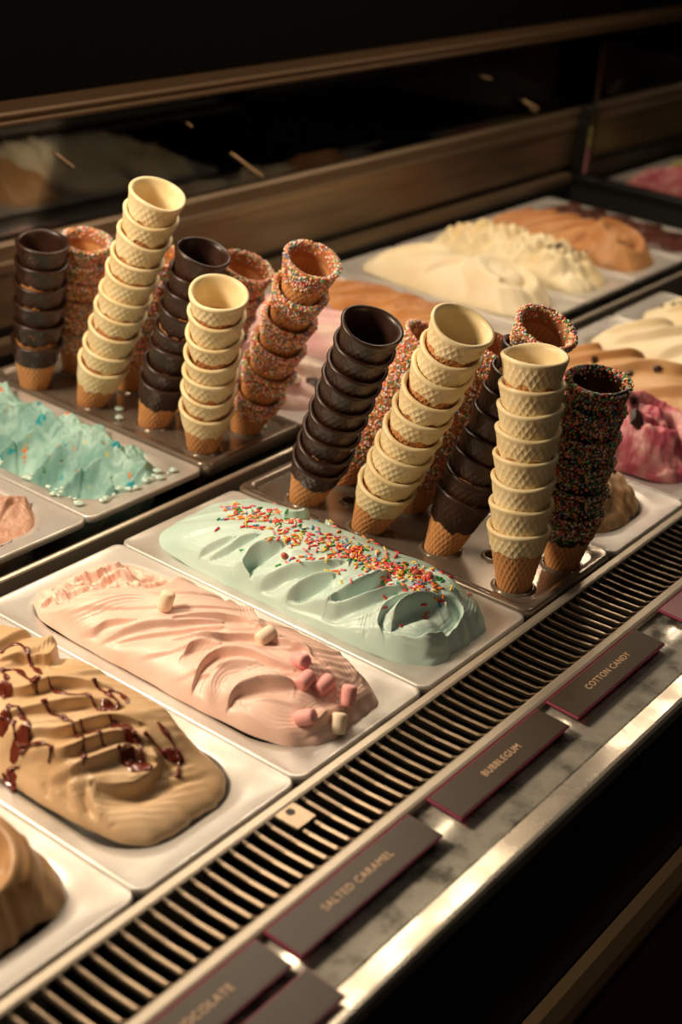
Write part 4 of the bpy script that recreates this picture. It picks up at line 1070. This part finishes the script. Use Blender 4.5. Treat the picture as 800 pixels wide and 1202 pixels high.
tray(fx(1), FY, fh + [(.233, .256, .0095), (.240, .0855, .0095), (.236, .335 - .02, .008)], 0, 'translucent cone tray with round holes in the front row beside the mint ice cream')
bh = [(s[1][0], s[1][1], .0175) for s in STACKS[:8]]
tray(rx(1), RY, bh + [(.250, .665, .009), (.252, .490, .009)], 0, 'smudged cone tray with round holes in the back row beside the bubblegum ice cream')

# crumbs of gelato dropped on the rear tray
drop = piece_mesh('gelato_crumb', (.006, .005, .003), MINT, 91)
for (x, y, lab) in [(.205, .568, 'blue crumb of ice cream beside the mid dark cones'), (.222, .585, 'pale crumb of ice cream on the back tray near the bubblegum pan'), (.305, .440, 'mint green blob on the back tray below the leaning sprinkled cones')]:
    o = bpy.data.objects.new('gelato_crumb', drop); COL.objects.link(o); o.location = (x, y, .001); o.rotation_euler = (0, 0, x * 50); tag(o, lab, 'ice cream crumb', 'ice cream crumbs on the back cone tray')

R = random.Random(77)
frost = [piece_mesh('frost_crumb', (.0046, .0036, .0022), MINT, 95 + k) for k in range(3)]
for k in range(44):
    if k < 28: x = rx(0) - .0655 + R.gauss(0, .003); y = R.uniform(.435, .62)
    else: x = R.uniform(.045, .150); y = .4315 + R.gauss(0, .004) + .10 * abs(x - rx(0)) ** 1.2
    o = bpy.data.objects.new('frost_crumb', frost[k % 3]); COL.objects.link(o); o.location = (x, y, .0012); o.rotation_euler = (0, 0, R.uniform(0, 6)); sc_ = R.uniform(.5, 1.3); o.scale = (sc_, sc_, sc_)
    tag(o, 'pale frosty crumb of bubblegum ice cream on the rim of its pan', 'ice cream crumb', 'frosty crumbs on the bubblegum pan rim')

# ------------------------------------------------------------------ flavour tags
def name_tag(x0, x1, y0, y1, z, text, label, face=TAGF, size=.0085, ty=None):
    cx, cy = (x0 + x1) / 2, (y0 + y1) / 2
    root = empty('flavour_tag', (cx, cy, z), label, 'name tag', 'flavour name tags along the front shelf', rot=(math.radians(3), 0, 0))
    hx, hy = (x1 - x0) / 2, (y1 - y0) / 2
    b = MB(); b.box(-hx, hx, -hy, hy, -.0022, 0.0, .0005); b.build('tag_edge', TAGE, root)
    b = MB(); b.box(-hx + .0012, hx - .0012, -hy + .0014, hy - .0012, 0.0001, .0006); b.build('tag_face', face, root)
    if text:
        cu = bpy.data.curves.new('lettering', 'FONT'); cu.body = text; cu.size = size; cu.align_x = 'CENTER'; cu.align_y = 'CENTER'; cu.extrude = .00012
        cu.space_character = 1.12
        t = bpy.data.objects.new('lettering', cu); COL.objects.link(t)
        dg = bpy.context.evaluated_depsgraph_get(); me = bpy.data.meshes.new_from_object(t.evaluated_get(dg))
        bpy.data.objects.remove(t)
        me.materials.clear(); me.materials.append(TAGT)
        t = bpy.data.objects.new('lettering', me); COL.objects.link(t); t.parent = root; t.location = (0, 0, .0008)
    return root
ZT = .0030
name_tag(-.470, -.312, -.1140, -.0830, ZT, 'MILK CHOCOLATE', 'dark flavour tag lettered MILK CHOCOLATE at the bottom edge')
name_tag(-.304, -.144, -.1140, -.0830, ZT, 'SALTED CARAMEL', 'dark flavour tag lettered SALTED CARAMEL')
name_tag(-.121, .037, -.1140, -.0830, ZT, 'BUBBLEGUM', 'dark flavour tag lettered BUBBLEGUM')
name_tag(.051, .208, -.1140, -.0830, ZT, 'COTTON CANDY', 'dark flavour tag lettered COTTON CANDY')
name_tag(.255, .412, -.1140, -.0830, ZT, '', 'blank mauve flavour tag at the right edge of the shelf', TAGM)
name_tag(-.470, -.308, -.1535, -.1215, ZT - .002, '', 'second dark flavour tag lying at the bottom below the CHOCOLATE one')
print('objects', len(bpy.data.objects))
